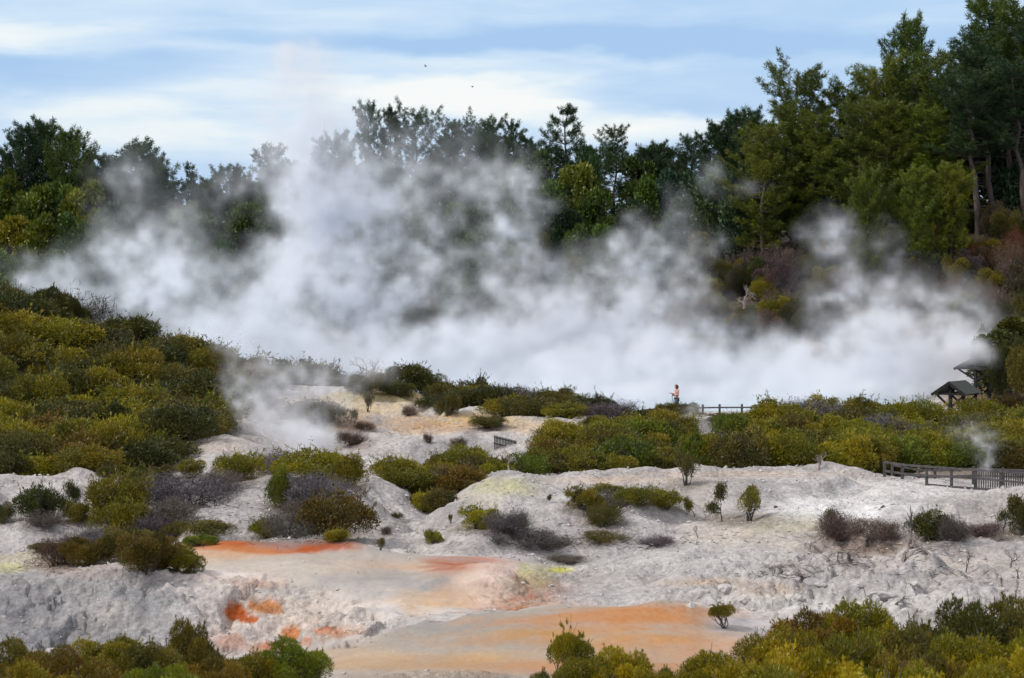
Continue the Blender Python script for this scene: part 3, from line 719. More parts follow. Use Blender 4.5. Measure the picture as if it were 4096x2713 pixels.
def gen_pine(seed, h=16, base=.35, spread=3.2, shape='round', lean=(0, 0), dens=1.0, whorl=.62, tuft=.42, stubs=14, gappy=.1, bl=17):
    """Pine: leaning trunk, whorls of upswept limbs, needle tufts."""
    rng = np.random.default_rng(seed)
    n = 9; t = np.linspace(0, 1, n)
    P = np.stack([lean[0] * t ** 1.3 * h + rng.normal(size=n) * .10 * t * 2, lean[1] * t ** 1.3 * h + rng.normal(size=n) * .10, t * h], -1); P[0, :2] = 0; P[0, 2] = -.5
    def trunk(tt): return np.array([np.interp(tt, t, P[:, i]) for i in range(3)])
    paths = [(P, np.linspace(.0135 * h, .02, n) + .02, 7)]
    C, D, L, tint = [], [], [], []
    z = base
    def put_tuft(p, d, sz, tn):
        k = bl; dirs = norm(d * .7 + rng.normal(size=(k, 3)) * .62 + np.array([0, 0, .30]))
        C.append(np.repeat(p[None], k, 0) + rng.normal(size=(k, 3)) * .07); D.append(dirs); L.append(sz * rng.uniform(.7, 1.15, k)); tint.append(np.clip(tn + rng.normal(size=k) * .1, 0, 1))
    sect = rng.uniform(.55, 1.1, 12)
    while z < .985:
        u = (z - base) / (1 - base)
        if shape == 'round': env = (.55 + .75 * math.sin(math.pi * min(.12 + u * .86, 1))) * (1 - u ** 3 * .45) if u < .95 else .4
        elif shape == 'cone': env = 1.15 * (1 - u) + .10
        elif shape == 'open': env = (1.2 - .55 * u) * (1 if u < .8 else .7)
        else: env = .85 + .3 * math.sin(u * 9 + seed)
        nb = rng.integers(4, 7)
        a0 = rng.uniform(0, 6.28)
        for b in range(nb):
            if rng.uniform() < gappy: continue
            a = a0 + b * 6.283 / nb + rng.normal() * .25
            ln = spread * env * rng.uniform(.6, 1.12) * sect[int(a / 6.2832 * 12) % 12] * (.75 if u > .9 else 1)
            ln = max(ln, .5)
            rise = .12 + .75 * u + rng.normal() * .12
            if shape == 'open': rise = .05 + .55 * u
            p0 = trunk(z); out = np.array([math.cos(a), math.sin(a), 0])
            k = 5; s = np.linspace(0, 1, k)
            Bp = p0 + out * (s * ln)[:, None] + np.array([0, 0, 1.0]) * (s * ln * rise * .5 + (s ** 2.4) * ln * .34)[:, None] + rng.normal(size=(k, 3)) * .06 * s[:, None]
            paths.append((Bp, np.linspace(.012 * h * (1 - u) * .35 + .03, .015, k), 3))
            tn = rng.uniform(.25, .75)
            m = max(2, int(ln / .30 * dens))
            for q in range(m):
                f = .32 + .68 * (q + rng.uniform()) / m if ln > 1 else rng.uniform(.2, 1)
                p = np.array([np.interp(f, s, Bp[:, i]) for i in range(3)])
                dv = norm(out + np.array([0, 0, .5]))
                for lat in range(3 if f < .9 else 2):
                    off = rng.normal(size=3) * np.array([.40, .40, .20]) * (1.1 - .75 * f) * min(1, ln / 2)
                    put_tuft(p + off, norm(dv + off * .6), tuft * .78, tn)
            put_tuft(Bp[-1], norm(out * .6 + np.array([0, 0, .8])), tuft * 1.1, tn)
        z += whorl / h * rng.uniform(.8, 1.25)
    for q in range(6): put_tuft(P[-1] + np.array([rng.normal() * .1, rng.normal() * .1, -.12 * q]), np.array([0, 0, 1.0]), tuft * 1.1, .5)
    for q in range(stubs):
        zz = rng.uniform(.12, base + .12); p0 = trunk(zz); a = rng.uniform(0, 6.28); ln = rng.uniform(.5, 2.0)
        e = p0 + np.array([math.cos(a), math.sin(a), rng.uniform(-.2, .35)]) * ln
        paths.append((curve_pts(p0, e, 4, .08, rng), np.linspace(.045, .014, 4), 3))
    C = np.concatenate(C); D = np.concatenate(D); L = np.concatenate(L); tint = np.concatenate(tint)
    V, Q = blades(C, D, L, .045 * rng.uniform(.7, 1.3, len(C)), rng)
    cr = mesh_np('crown', V, [Q], M_NEEDLE, tint=np.repeat(tint, 4))
    V, Q = tubes(paths)
    return cr, mesh_np('trunk', V, [Q], M_BARK, smooth=True), h

def gen_broad(seed, lobes=30, n=9000, ll=.055, lw=.03, cone=0.0):
    """Leafy tree about 1 high and .36 in radius, foliage nearly to the ground."""
    rng = np.random.default_rng(seed); Cs, Rs = [], []
    for i in range(lobes):
        z = rng.uniform(.16, .92); env = (.34 * math.sqrt(max(1 - ((z - .42) / .58) ** 2, .02))) * (1 - cone) + cone * .36 * (1.02 - z)
        a = rng.uniform(0, 6.28); r = env * rng.uniform(.35, .85); R = rng.uniform(.09, .16) * (1.1 - .4 * z)
        Cs.append((r * math.cos(a), r * math.sin(a), z)); Rs.append(R)
    Cs = np.array(Cs); Rs = np.array(Rs)
    pk = rng.choice(lobes, n, p=Rs ** 2 / (Rs ** 2).sum()); d = norm(rng.normal(size=(n, 3)) + np.array([0, 0, .3]))
    C = Cs[pk] + d * Rs[pk][:, None] * np.where(rng.uniform(size=(n, 1)) < .8, rng.uniform(.8, 1.12, (n, 1)), rng.uniform(.2, .8, (n, 1))) * np.array([1, 1, .85])
    D = norm(d * .6 + np.array([0, 0, .4]) + rng.normal(size=(n, 3)) * .5)
    tint = np.clip(rng.uniform(.25, .75, lobes)[pk] + rng.normal(size=n) * .15, 0, 1)
    V, Q = blades(C, D, ll * rng.uniform(.6, 1.3, n), lw * rng.uniform(.7, 1.3, n), rng)
    cr = mesh_np('crown', V, [Q], M_NEEDLE, tint=np.repeat(tint, 4))
    paths = [(curve_pts((0, 0, -.05), (rng.normal() * .03, rng.normal() * .03, .9), 6, .015, rng), np.linspace(.022, .005, 6), 5)]
    for k in range(lobes):
        paths.append((curve_pts((0, 0, max(Cs[k][2] - .2, .05)), Cs[k], 4, .015, rng), np.linspace(.009, .004, 4), 3))
    V, Q = tubes(paths)
    return cr, mesh_np('trunk', V, [Q], M_BARK)

SHRUB = [gen_shrub(100 + i, lobes=22 + i % 6, sprigs=44, spl=.36, flat=(.62, .8, .95)[i % 3]) for i in range(9)]
SHRUB_NEAR = [gen_shrub(200 + i, lobes=22 + i, n=30000, ll=.055, lw=.015, sprigs=70, spl=.12) for i in range(4)]
DRY = [gen_dry(300 + i) for i in range(5)]
SPRIG = [gen_sprig(400 + i) for i in range(2)] + [gen_shrub(450 + i, lobes=10, n=2600, open_=1.0, sprigs=34, flat=.62) for i in range(4)]
PINE = {
    'mass': [gen_pine(500 + i, 17, .2, 3.9, 'irr', (.03 * (i - 1), 0), 1.25, .64, .46, gappy=.1) for i in range(3)],
    'tall': [gen_pine(520 + i, 22, .50, 3.6, 'irr', (-.12 + .03 * i, 0), 1.3, .72, .48, stubs=60, gappy=.12) for i in range(3)],
    'slim': [gen_pine(540 + i, 14, .16, 2.1, 'irr', (.01 * i, 0), 1.5, .62, .40, gappy=.2) for i in range(3)],
    'open': [gen_pine(560, 14, .30, 3.9, 'open', (0, 0), 1.4, .85, .42, gappy=.18)],
    'cone': [gen_pine(570 + i, 12, .12, 2.3, 'cone', (0, 0), 1.0, .5, .34) for i in range(2)],
    'bushy': [gen_pine(580 + i, 13, .1, 3.2, 'irr', (0, 0), 1.5, .5, .44, gappy=.08) for i in range(2)],
}
BROAD = [gen_broad(600 + i, cone=(0, .35, .7)[i % 3]) for i in range(4)]
PAD = [gen_shrub(470 + i, lobes=9, n=11000, ll=.06, lw=.016, flat=.42, open_=1.7, sprigs=50, spl=.1) for i in range(2)]
print('plants', time.time() - T0)

def jitc(c, a=.16):
    k = 1 + random.uniform(-a, a); return (c[0] * k * (1 + random.uniform(-.08, .08)), c[1] * k, c[2] * k * (1 + random.uniform(-.2, .2)), 1)

def plant(name, meshes, p, rx, h, color, label, cat, group=None, rot=None, names=('foliage', 'stem'), stemcol=None):
    r = bpy.data.objects.new(name, None); COL.objects.link(r); r.empty_display_size = .2
    r.location = p; r.rotation_euler = (0, 0, random.uniform(0, 6.28) if rot is None else rot); r.scale = (rx, rx * random.uniform(.9, 1.1), h)
    a = link(names[0], meshes[0], r); b = link(names[1], meshes[1], r)
    a.color = jitc(color); b.color = stemcol or a.color
    tag(r, label, cat, group)
    return r

def shrub(px, py, wpx, hpx, color, label, kind='shrub', group=None, Y=None):
    p = hit(px, py) if Y is None else on_ground(px, Y)
    s = F / p.y
    rx = wpx / s / 2; h = hpx / s
    if kind == 'shrub': rx *= 1.25
    if kind == 'dry': rx *= 1.12; h *= .8
    if kind == 'dry':
        return plant('dry_scrub', random.choice(DRY), p, rx, h, color, label, 'dry scrub', group, names=('twigs', 'stem'))
    if kind == 'sprig':
        return plant('sparse_shrub', random.choice(SPRIG), p, rx, h, color, label, 'shrub', group)
    if kind == 'pad':
        return plant('sparse_shrub', random.choice(PAD), p, rx, h, color, label, 'shrub', group)
    return plant('manuka_shrub', random.choice(SHRUB if kind == 'shrub' else SHRUB_NEAR), p, rx * 1.05, h * 1.02, color, label, 'shrub', group)

# ------------------------------------------------------------------ thickets (rows of one stand; in each the shrubs of one colour share a label)
WORDS = {'olive': OLIVE, 'yellow green': YELLOW, 'dark green': DARK, 'green': GREEN, 'rusty brown': RUST, 'dusky olive': DUSK}
def thicket(rows, where, group, pal, skip=None, dry=.0):
    for Y, a, b, n, r, h in rows:
        for i in range(n):
            px = a + (b - a) * (i + .5 + random.uniform(-.38, .38)) / n
            yy = Y + random.uniform(-1.6, 1.6); p = on_ground(px, yy)
            if skip and skip(px, yy): continue
            rr = r * random.uniform(1.05, 1.75); hh = h * random.uniform(.68, 1.08)
            if random.random() < dry:
                plant('dry_scrub', random.choice(DRY), p, rr, hh * .9, GREYC, 'grey leafless scrub caught ' + where, 'dry scrub', group, names=('twigs', 'stem')); continue
            w_ = random.choices(list(pal), list(pal.values()))[0]
            plant('manuka_shrub', random.choice(SHRUB), p, rr, hh, WORDS[w_], w_ + ' manuka shrub packed ' + where, 'shrub', group)
PAL = {'olive': 4, 'yellow green': 3, 'rusty brown': 1, 'dusky olive': 2, 'green': 1.2}
gap = lambda px, Y: (694 < px < 720 and Y > 148)
thicket([(139.6, 615, 880, 12, 1.25, 1.95), (142.5, 875, 1045, 7, 1.3, 1.9), (145, 600, 1045, 15, 1.3, 1.9), (151, 590, 1045, 15, 1.35, 1.8), (157, 605, 1045, 15, 1.4, 1.75)],
        'in the thicket between the railed boardwalk and the steaming pool', 'shrubs of the thicket by the boardwalk', {'olive': 4, 'yellow green': 4, 'rusty brown': .7, 'dusky olive': 1.5, 'green': 1}, gap, .012)
thicket([(163, 770, 1045, 9, 1.5, 1.8), (168.5, 785, 925, 5, 1.4, 1.7), (168, 935, 1045, 4, 1.3, 1.15), (172.5, 800, 915, 4, 1.1, .9)],
        'in the upper thicket below the gabled shelter', 'shrubs below the shelter', {'olive': 4, 'yellow green': 4, 'dusky olive': 2}, None, .03)
thicket([(161, 625, 770, 7, 1.5, 1.25), (165.5, 630, 770, 7, 1.4, .85), (170, 628, 770, 10, 1.0, .5)],
        'along the rail fence below the walking person', 'shrubs along the pool fence', {'dusky olive': 5, 'olive': 2, 'dark green': 1}, gap, 0)
thicket([(128.5, 420, 448, 2, .8, 1.3), (131, 384, 470, 6, .9, 1.2), (135, 402, 500, 7, 1.0, 1.3), (137.5, 428, 510, 6, 1.05, 1.35), (139.5, 522, 610, 5, 1.1, 1.6), (144, 534, 615, 5, 1.15, 1.7), (148, 540, 640, 6, 1.2, 1.5)],
        'in the bank of scrub above the central gully', 'shrubs above the gully', PAL, lambda px, Y: (px < 512 and Y > 146), .05)
thicket([(176, 348, 400, 4, 1.0, 1.3), (175.5, 400, 600, 12, 1.25, 1.65), (171.5, 435, 600, 9, 1.25, 1.45), (167.5, 495, 612, 6, 1.2, 1.5), (164, 520, 600, 3, 1.2, 1.3)],
        'on the low ridge in front of the pool', 'shrubs on the low ridge', {'dark green': 4, 'dusky olive': 4, 'olive': 3}, None, .06)
for (px, hh) in [(664, .7), (672, .72), (677, .74), (682, .74), (689, .72)]:
    plant('manuka_shrub', random.choice(SHRUB), on_ground(px, 172.6), .75, hh, DUSK, 'low dusky shrub screening the legs of the walking person', 'shrub', 'low shrubs before the person')
PALH = {'olive': 3.5, 'yellow green': 1.6, 'rusty brown': .5, 'dusky olive': 3, 'dark green': 3.2}
thicket([(134, -30, 120, 6, 1.3, 1.6), (137.5, -30, 168, 9, 1.5, 2.0), (142, -30, 205, 9, 1.5, 2.2), (147, -30, 205, 8, 1.6, 2.2), (152, -30, 212, 8, 1.6, 2.2)],
        'on the lower slope of the bushy hillside at left', 'shrubs on the lower hillside', PALH, lambda px, Y: (Y > 143.5 and px > 192 and Y < 150), .0)
thicket([(157, -30, 226, 9, 1.7, 2.2), (162, -30, 235, 9, 1.7, 2.2), (167, -30, 240, 9, 1.7, 2.3), (171.5, -30, 250, 9, 1.8, 2.3)],
        'on the upper slope of the bushy hillside at left', 'shrubs on the upper hillside', PALH, None, .01)
thicket([(179, -30, 70, 4, 1.7, 2.7), (175.5, -30, 100, 6, 1.8, 2.5), (177, 100, 235, 7, 1.5, 1.9), (177, 235, 325, 6, 1.4, 1.9)],
        'along the crest of the bushy hillside at left', 'shrubs on the hillside crest', {'dark green': 4, 'dusky olive': 4, 'olive': 1}, None, .03)
plant('manuka_shrub', SHRUB_NEAR[0], on_ground(52, 178), 1.7, 3.4, DARK, 'tall flat topped dark manuka standing above the left hillside crest', 'shrub')
plant('manuka_shrub', SHRUB_NEAR[1], on_ground(8, 178), 1.7, 2.8, DARK, 'dark manuka at the upper end of the hillside crest by the frame edge', 'shrub')
plant('manuka_shrub', SHRUB_NEAR[2], on_ground(76, 178), 1.0, 2.6, DARK, 'narrow dark manuka leaning out where the hillside crest drops', 'shrub')

for (px, py, w_, h_, c, kd, lab) in SINGLES:
    shrub(px, py, w_, h_, c, lab, kd)

# foreground stands: (px, top py, depth Y, half width px, colour, label part)
def front(px, top, Y, hw, c, label, kind='near', group=None, base_py=None):
    p = on_ground(px, Y); s = F / Y
    _, bpy_ = proj(p.x, p.y, p.z)
    return shrub(px, 0, hw * 2.45, max(float(bpy_) - top, 12), (c[0] * 1.32, c[1] * 1.24, c[2]), label, kind, group, Y=Y)
G1 = 'manuka stand in the lower right foreground'
for (px, top, Y, hw, c, lab) in [
 (690, 668, 60.5, 26, OLIVE, 'small olive manuka at the left tip of the lower right stand'),
 (722, 650, 62.5, 40, YELLOW, 'yellow green manuka near the left tip of the lower right stand'),
 (775, 621, 65, 50, OLIVE, 'olive manuka rising left of the rounded crown of the lower right stand'),
 (822, 607, 67, 52, RUST, 'rust tipped manuka at the back of the lower right stand'),
 (868, 601, 67, 46, OLIVE, 'tallest rounded olive manuka in the middle of the lower right stand'),
 (908, 616, 66, 40, DUSK, 'dusky manuka in the dip of the lower right stand'),
 (958, 600, 67, 46, DARK, 'dark spiky manuka right of the dip in the lower right stand'),
 (1012, 597, 67, 50, DUSK, 'dusky manuka at the right frame edge of the lower right stand'),
 (745, 664, 59, 54, YELLOW, 'bright manuka low at the front left of the lower right stand'),
 (805, 640, 61, 56, YELLOW, 'bright olive manuka in the front row under the rust tipped one'),
 (862, 634, 61.5, 54, OLIVE, 'olive manuka in the front row under the tallest one'),
 (915, 645, 61, 52, DUSK, 'dusky manuka in the front row below the dip'),
 (968, 636, 61.5, 54, OLIVE, 'olive manuka in the front row below the spiky one'),
 (1022, 634, 61, 50, YELLOW, 'yellow green manuka at the bottom right corner'),
 (785, 663, 57.5, 60, OLIVE, 'olive manuka cut by the bottom edge under the bright front row'),
 (890, 660, 57.5, 64, YELLOW, 'yellow manuka cut by the bottom edge in the stand centre'),
 (990, 662, 57.5, 60, OLIVE, 'olive manuka cut by the bottom edge near the right corner')]:
    front(px, top, Y, hw, c, lab, group=G1)
G2 = 'shrubs in front of the orange apron'
for (px, top, Y, hw, c, lab, kd) in [
 (568, 628, 66.5, 24, OLIVE, 'flat topped manuka on bare stems before the orange apron', 'pad'),
 (625, 646, 63, 40, YELLOW, 'yellow green manuka at bottom centre before the orange apron', 'near'),
 (585, 655, 62, 34, OLIVE, 'olive manuka left of the yellow one at bottom centre', 'near'),
 (552, 666, 61, 24, DUSK, 'low dusky manuka at the left end of the bottom centre clump', 'near'),
 (655, 664, 61.5, 26, OLIVE, 'low olive manuka at the right end of the bottom centre clump', 'near')]:
    front(px, top, Y, hw, c, lab, kd, group=G2)
G3 = 'shrubs in the lower left foreground'
for (px, top, Y, hw, c, lab, kd) in [
 (12, 638, 65, 30, DUSK, 'dark olive manuka at the bottom left corner', 'near'),
 (52, 646, 64, 34, RUST, 'rust brown manuka right of the bottom left corner', 'near'),
 (104, 633, 66, 40, OLIVE, 'tall olive manuka with a rusty top in the lower left', 'near'),
 (150, 637, 65.5, 36, DUSK, 'dusky manuka left of the dark pointed shrub', 'near'),
 (190, 618, 66.5, 30, DUSK, 'dark pointed manuka standing highest in the lower left', 'near'),
 (218, 654, 63, 34, RUST, 'red brown shrub at the foot of the dark pointed manuka', 'near'),
 (252, 648, 66, 32, OLIVE, 'olive manuka left of the rounded bright one', 'near'),
 (288, 638, 66.5, 34, GREEN, 'rounded bright green manuka at the right end of the lower left row', 'near'),
 (30, 662, 60.5, 44, OLIVE, 'olive manuka cut by the bottom edge at far left', 'near'),
 (100, 662, 60.5, 46, RUST, 'rusty manuka cut by the bottom edge below the tall olive one', 'near'),
 (165, 660, 60.5, 44, GREEN, 'green manuka cut by the bottom edge below the dark pointed one', 'near')]:
    front(px, top, Y, hw, c, lab, kd, group=G3)
print('shrubs', time.time() - T0)

# ------------------------------------------------------------------ forest on the far bank (display coordinates of the 2367 px view -> 1024)
DS = 1024 / 2367
def tree(tx, ty, Y, kind, color, label, rx=None, group=None, base_dz=0.0, rot=None, name='pine_tree'):
    """Tree whose top shows at display pixel (tx, ty), standing on the ground at depth Y."""
    top = at(tx * DS, ty * DS, Y); gz = ground_z(top.x, Y) + base_dz; H = top.z - gz
    v = random.choice(PINE[kind]); h = v[2]; k = H / h; kx = k if rx is None else rx
    kx = min(max(kx, .6), 1.5) * 1.08
    if kind == 'tall': rot = random.uniform(-.3, .3); top.x += .09 * h * kx; gz = ground_z(top.x, Y); k = (top.z - gz) / h
    lx = 0
    r = plant(name, v[:2], Vector((top.x, Y, gz)), kx, k, color, label, 'tree', group, rot=rot, names=('crown', 'trunk'))
    r.scale = (kx, kx, k)
    return r
LG = 'pines along the left skyline'
for a in [(62, 300, 286, 'bushy', NEED_D, 1.0), (108, 292, 288, 'bushy', NEED_D, 1.0), (160, 312, 284, 'bushy', NEED_G, .9)]:
    tree(a[0], a[1], a[2], a[3], a[4], 'broad dark pine in the clump rising over the far left skyline', a[5], LG)
for a in [(4, 345, 380), (22, 352, 390), (45, 356, 400)]:
    tree(a[0], a[1], a[2], 'cone', (.015, .03, .026), 'small pointed bluish conifer far behind the left pine clump', .7, 'distant conifers')
for a in [(200, 372, 330), (228, 362, 330), (246, 372, 335), (270, 372, 330)]:
    tree(a[0], a[1], a[2], 'slim', NEED_D, 'small dark pine top right of the broad left clump', .8, LG)
tree(318, 338, 292, 'bushy', NEED_D, 'broad pine greyed by steam right of the left clump', 1.1)
tree(352, 372, 296, 'bushy', NEED_D, 'lower pine right of the broad steam greyed pine', .9)
tree(435, 378, 300, 'cone', NEED_D, 'pointed conifer standing alone in the steam gap', .95)
for a in [(500, 402, 305), (522, 388, 306), (548, 382, 304), (575, 398, 308), (480, 420, 300), (400, 420, 300)]:
    tree(a[0], a[1], a[2], random.choice(['slim', 'cone']), NEED_D, 'pale steam veiled pine between the pointed conifer and main plume', .85, 'pines veiled by steam')
tree(622, 342, 300, 'slim', NEED_D, 'tall narrow pine at the left edge of the main plume', 1.0)
for a in [(680, 380, 310), (740, 330, 315), (790, 312, 315)]:
    tree(a[0], a[1], a[2], 'slim', NEED_D, 'pine almost hidden inside the main steam plume', .95, 'pines inside the plume')
tree(852, 248, 312, 'slim', NEED_D, 'lopsided gappy pine just right of the main plume', .85)
tree(905, 264, 314, 'slim', NEED_D, 'dark pine next to the lopsided gappy one', .95)
tree(958, 270, 316, 'mass', NEED_D, 'round topped pine behind thin steam on the skyline', .85)
for a in [(1044, 290), (1098, 288), (1132, 288), (1182, 290), (1150, 320), (1020, 330), (1075, 320)]:
    tree(a[0], a[1], 318 + random.uniform(-6, 6), random.choice(['slim', 'slim', 'mass']), NEED_D, 'dark pine in the even row at the middle of the skyline', .8, 'pines along the middle skyline')
tree(1308, 248, 312, 'open', NEED_D, 'big open pine with upswept arms alone on the skyline', 1.05)
tree(1418, 302, 318, 'mass', NEED_D, 'dense rounded dark pine right of the big open pine', .8)
for a in [(1240, 330), (1275, 345), (1360, 350), (1385, 345), (1215, 325)]:
    tree(a[0], a[1], 326, 'slim', NEED_D, 'low dark pine at the feet of the big open pine', .8, 'pines by the open pine')
for a in [(1492, 345), (1520, 338), (1555, 350)]:
    tree(a[0], a[1], 318, 'bushy', NEED_D, 'short dark pine in the skyline dip', .75, 'pines in the skyline dip')
tree(1605, 322, 300, 'mass', NEED_D, 'dark round pine at the right of the skyline dip', .75)
for a in [(1660, 292, 296), (1700, 272, 298), (1738, 262, 300)]:
    tree(a[0], a[1], a[2], 'bushy', NEED_D, 'dark bushy pine at the start of the tall right wood', .85, 'dark pines at the start of the right wood')
RG = 'olive pines of the tall right wood'
for a in [(1840, 172, 280, 'mass', 1.0), (1800, 250, 276, 'mass', 1.0), (1945, 205, 282, 'mass', .9), (1880, 270, 274, 'mass', 1.05), (1760, 300, 272, 'mass', .95),
          (1990, 260, 272, 'mass', 1.05), (2030, 165, 280, 'mass', 1.0), (2165, 150, 276, 'mass', 1.1), (2060, 250, 271, 'mass', 1.1), (2130, 270, 270, 'mass', 1.15)]:
    tree(a[0], a[1], a[2], a[3], jitc(NEED_O, .2)[:3], 'dense olive pine crown in the tall wood at right', a[4], RG)
tree(2100, 58, 284, 'bushy', NEED_G, 'spire topped pine rising above the olive crowns', .95)
tree(2290, 0, 276, 'tall', NEED_G, 'tallest pine with a bare leaning trunk at right', 1.1)
tree(2245, 90, 272, 'tall', NEED_D, 'tall pine just left of the tallest one', 1.0)
tree(2350, 20, 273, 'tall', NEED_G, 'tall dark pine cut by the right frame edge', 1.05)
for a in [(2400, 60, 270, 'tall'), (2320, 150, 268, 'tall'), (2210, 180, 268, 'tall'), (2420, 160, 280, 'tall')]:
    tree(a[0], a[1], a[2], a[3], NEED_D, 'bare trunked pine below the tallest pine', 1.0, 'bare trunked pines at right')
for a in [(2120, 395, 262, 'bushy', 1.0), (2200, 385, 262, 'bushy', 1.0), (2010, 400, 262, 'bushy', .9)]:
    tree(a[0], a[1], a[2], a[3], (.118, .138, .009), 'bright yellow green young pine spreading below the tall wood', a[4] * .72, 'bright young pines below the wood')

def broad(tx, ty, Y, rxm, color, label, group, name='bushy_tree'):
    top = at(tx * DS, ty * DS, Y); gz = ground_z(top.x, Y); H = max(top.z - gz, 2.0)
    return plant(name, random.choice(BROAD), Vector((top.x, Y, gz)), rxm / .36, H, color, label, 'tree', group, names=('crown', 'trunk'))
MG = 'bushy trees on the middle far bank'
for (x, y, Y, r, c) in [(1330, 385, 292, 3.0, NEED_O), (1275, 405, 290, 2.4, NEED_G), (1385, 440, 284, 2.4, NEED_G), (1400, 510, 272, 2.0, NEED_G), (1340, 520, 272, 1.8, NEED_G), (1300, 470, 280, 2.3, NEED_D),
                        (1450, 460, 284, 2.2, NEED_D), (1490, 420, 292, 2.4, NEED_G), (1540, 400, 294, 2.4, NEED_D), (1600, 400, 290, 2.6, NEED_D), (1660, 380, 288, 2.4, NEED_D), (1630, 470, 276, 2.4, NEED_G),
                        (1560, 480, 278, 2.2, NEED_D), (1700, 460, 274, 2.4, NEED_D), (1500, 530, 270, 1.9, NEED_D), (1620, 530, 268, 2.0, DUSK), (1440, 560, 266, 1.6, DUSK), (1240, 450, 286, 2.2, NEED_D),
                        (1240, 540, 272, 2.0, DUSK), (1180, 480, 284, 2.3, NEED_G), (1120, 520, 276, 2.2, NEED_G), (1180, 600, 264, 1.8, DUSK), (1060, 460, 286, 2.4, NEED_G), (1050, 560, 270, 2.0, NEED_G),
                        (980, 480, 284, 2.3, NEED_G), (930, 560, 270, 2.0, NEED_D), (1340, 600, 262, 1.6, DUSK), (1100, 400, 300, 2.6, NEED_D), (1000, 390, 304, 2.6, NEED_D), (1190, 390, 304, 2.6, NEED_D)]:
    broad(x, y, Y, r, jitc(c, .25)[:3], 'bushy green tree on the far bank between the main plume and right wood', MG)
for (x, y, Y, r, c) in [(640, 430, 290, 2.6, NEED_G), (560, 460, 286, 2.4, NEED_G), (480, 500, 278, 2.2, NEED_G), (420, 470, 286, 2.4, NEED_G), (520, 560, 268, 2.0, NEED_D), (610, 540, 272, 2.0, NEED_D),
                        (700, 480, 284, 2.4, NEED_G), (760, 560, 270, 2.0, NEED_D), (660, 640, 262, 1.8, DUSK), (560, 650, 262, 1.8, DUSK), (460, 620, 264, 1.8, DUSK), (340, 440, 290, 2.4, NEED_D), (330, 520, 276, 2.2, NEED_D),
                        (850, 440, 290, 2.4, NEED_G), (880, 520, 276, 2.2, NEED_D), (820, 620, 262, 1.8, DUSK)]:
    broad(x, y, Y, r, jitc(c, .25)[:3], 'bushy tree on the far bank dimmed behind the steam curtain', 'bushy trees behind the steam')
for (x, y, Y, r, c) in [(20, 400, 284, 2.6, NEED_O), (70, 430, 280, 2.6, GREEN), (130, 410, 282, 2.6, NEED_G), (190, 420, 280, 2.6, NEED_O), (240, 400, 288, 2.4, NEED_G), (30, 490, 272, 2.4, OLIVE), (100, 500, 270, 2.4, GREEN),
                        (165, 500, 270, 2.4, NEED_G), (215, 490, 274, 2.2, NEED_O), (60, 570, 264, 2.0, GREEN), (130, 570, 264, 2.0, NEED_G), (10, 580, 262, 2.0, NEED_G), (190, 580, 263, 1.9, NEED_D), (250, 540, 268, 2.0, NEED_D), (280, 470, 278, 2.2, NEED_D), (-20, 430, 280, 2.6, NEED_O)]:
    broad(x, y, Y, r, jitc(c, .25)[:3], 'leafy green tree on the far bank below the left skyline pines', 'leafy trees on the left far bank')
for a in [(2300, 70, 290), (2250, 130, 292), (2355, 60, 291), (1900, 250, 290), (2000, 230, 292), (2080, 190, 292), (2160, 200, 290)]:
    tree(a[0], a[1], a[2], 'mass', NEED_D, 'dark pine crown behind the front pines of the tall right wood', 1.1, 'dark crowns behind the right wood')
RB = 'trees deep inside the right wood'
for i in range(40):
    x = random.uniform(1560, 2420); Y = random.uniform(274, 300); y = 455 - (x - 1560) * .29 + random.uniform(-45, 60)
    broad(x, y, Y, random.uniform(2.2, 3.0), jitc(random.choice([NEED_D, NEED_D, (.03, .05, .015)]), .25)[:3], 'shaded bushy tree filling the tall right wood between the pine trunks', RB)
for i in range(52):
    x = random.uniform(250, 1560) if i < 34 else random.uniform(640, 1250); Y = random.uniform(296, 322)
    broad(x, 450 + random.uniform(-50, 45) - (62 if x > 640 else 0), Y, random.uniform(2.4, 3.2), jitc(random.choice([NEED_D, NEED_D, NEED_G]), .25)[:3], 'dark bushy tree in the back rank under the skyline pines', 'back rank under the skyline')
RS = 'understorey bushes below the tall right wood'
for i in range(100):
    px = random.uniform(630, 1040); Y = random.uniform(251, 272)
    if px > 900 and random.random() < .5: Y = random.uniform(250, 262)
    p = on_ground(px, Y); c = random.choice([DUSK, BROWNC, (.07, .058, .03), DARK, OLIVE])
    if c is BROWNC and random.random() < .7:
        plant('dry_scrub', random.choice(DRY), p, random.uniform(1.6, 2.6), random.uniform(2, 3.2), (.14, .105, .085), 'brown leafless bush on the far bank below the tall right wood', 'dry scrub', RS, names=('twigs', 'stem'))
    else:
        plant('bank_bush', random.choice(SHRUB_NEAR), p, random.uniform(1.5, 2.5), random.uniform(2, 3.4), c, 'dull leafy bush on the far bank below the tall right wood', 'bush', RS)
for i in range(46):
    px = random.uniform(-20, 640); Y = random.uniform(254, 268); p = on_ground(px, Y)
    plant('bank_bush', random.choice(SHRUB_NEAR), p, random.uniform(1.5, 2.4), random.uniform(1.8, 3), random.choice([DUSK, DARK, (.06, .055, .03)]), 'dull bush at the far edge of the pool behind the steam', 'bush', 'bushes behind the pool steam', )
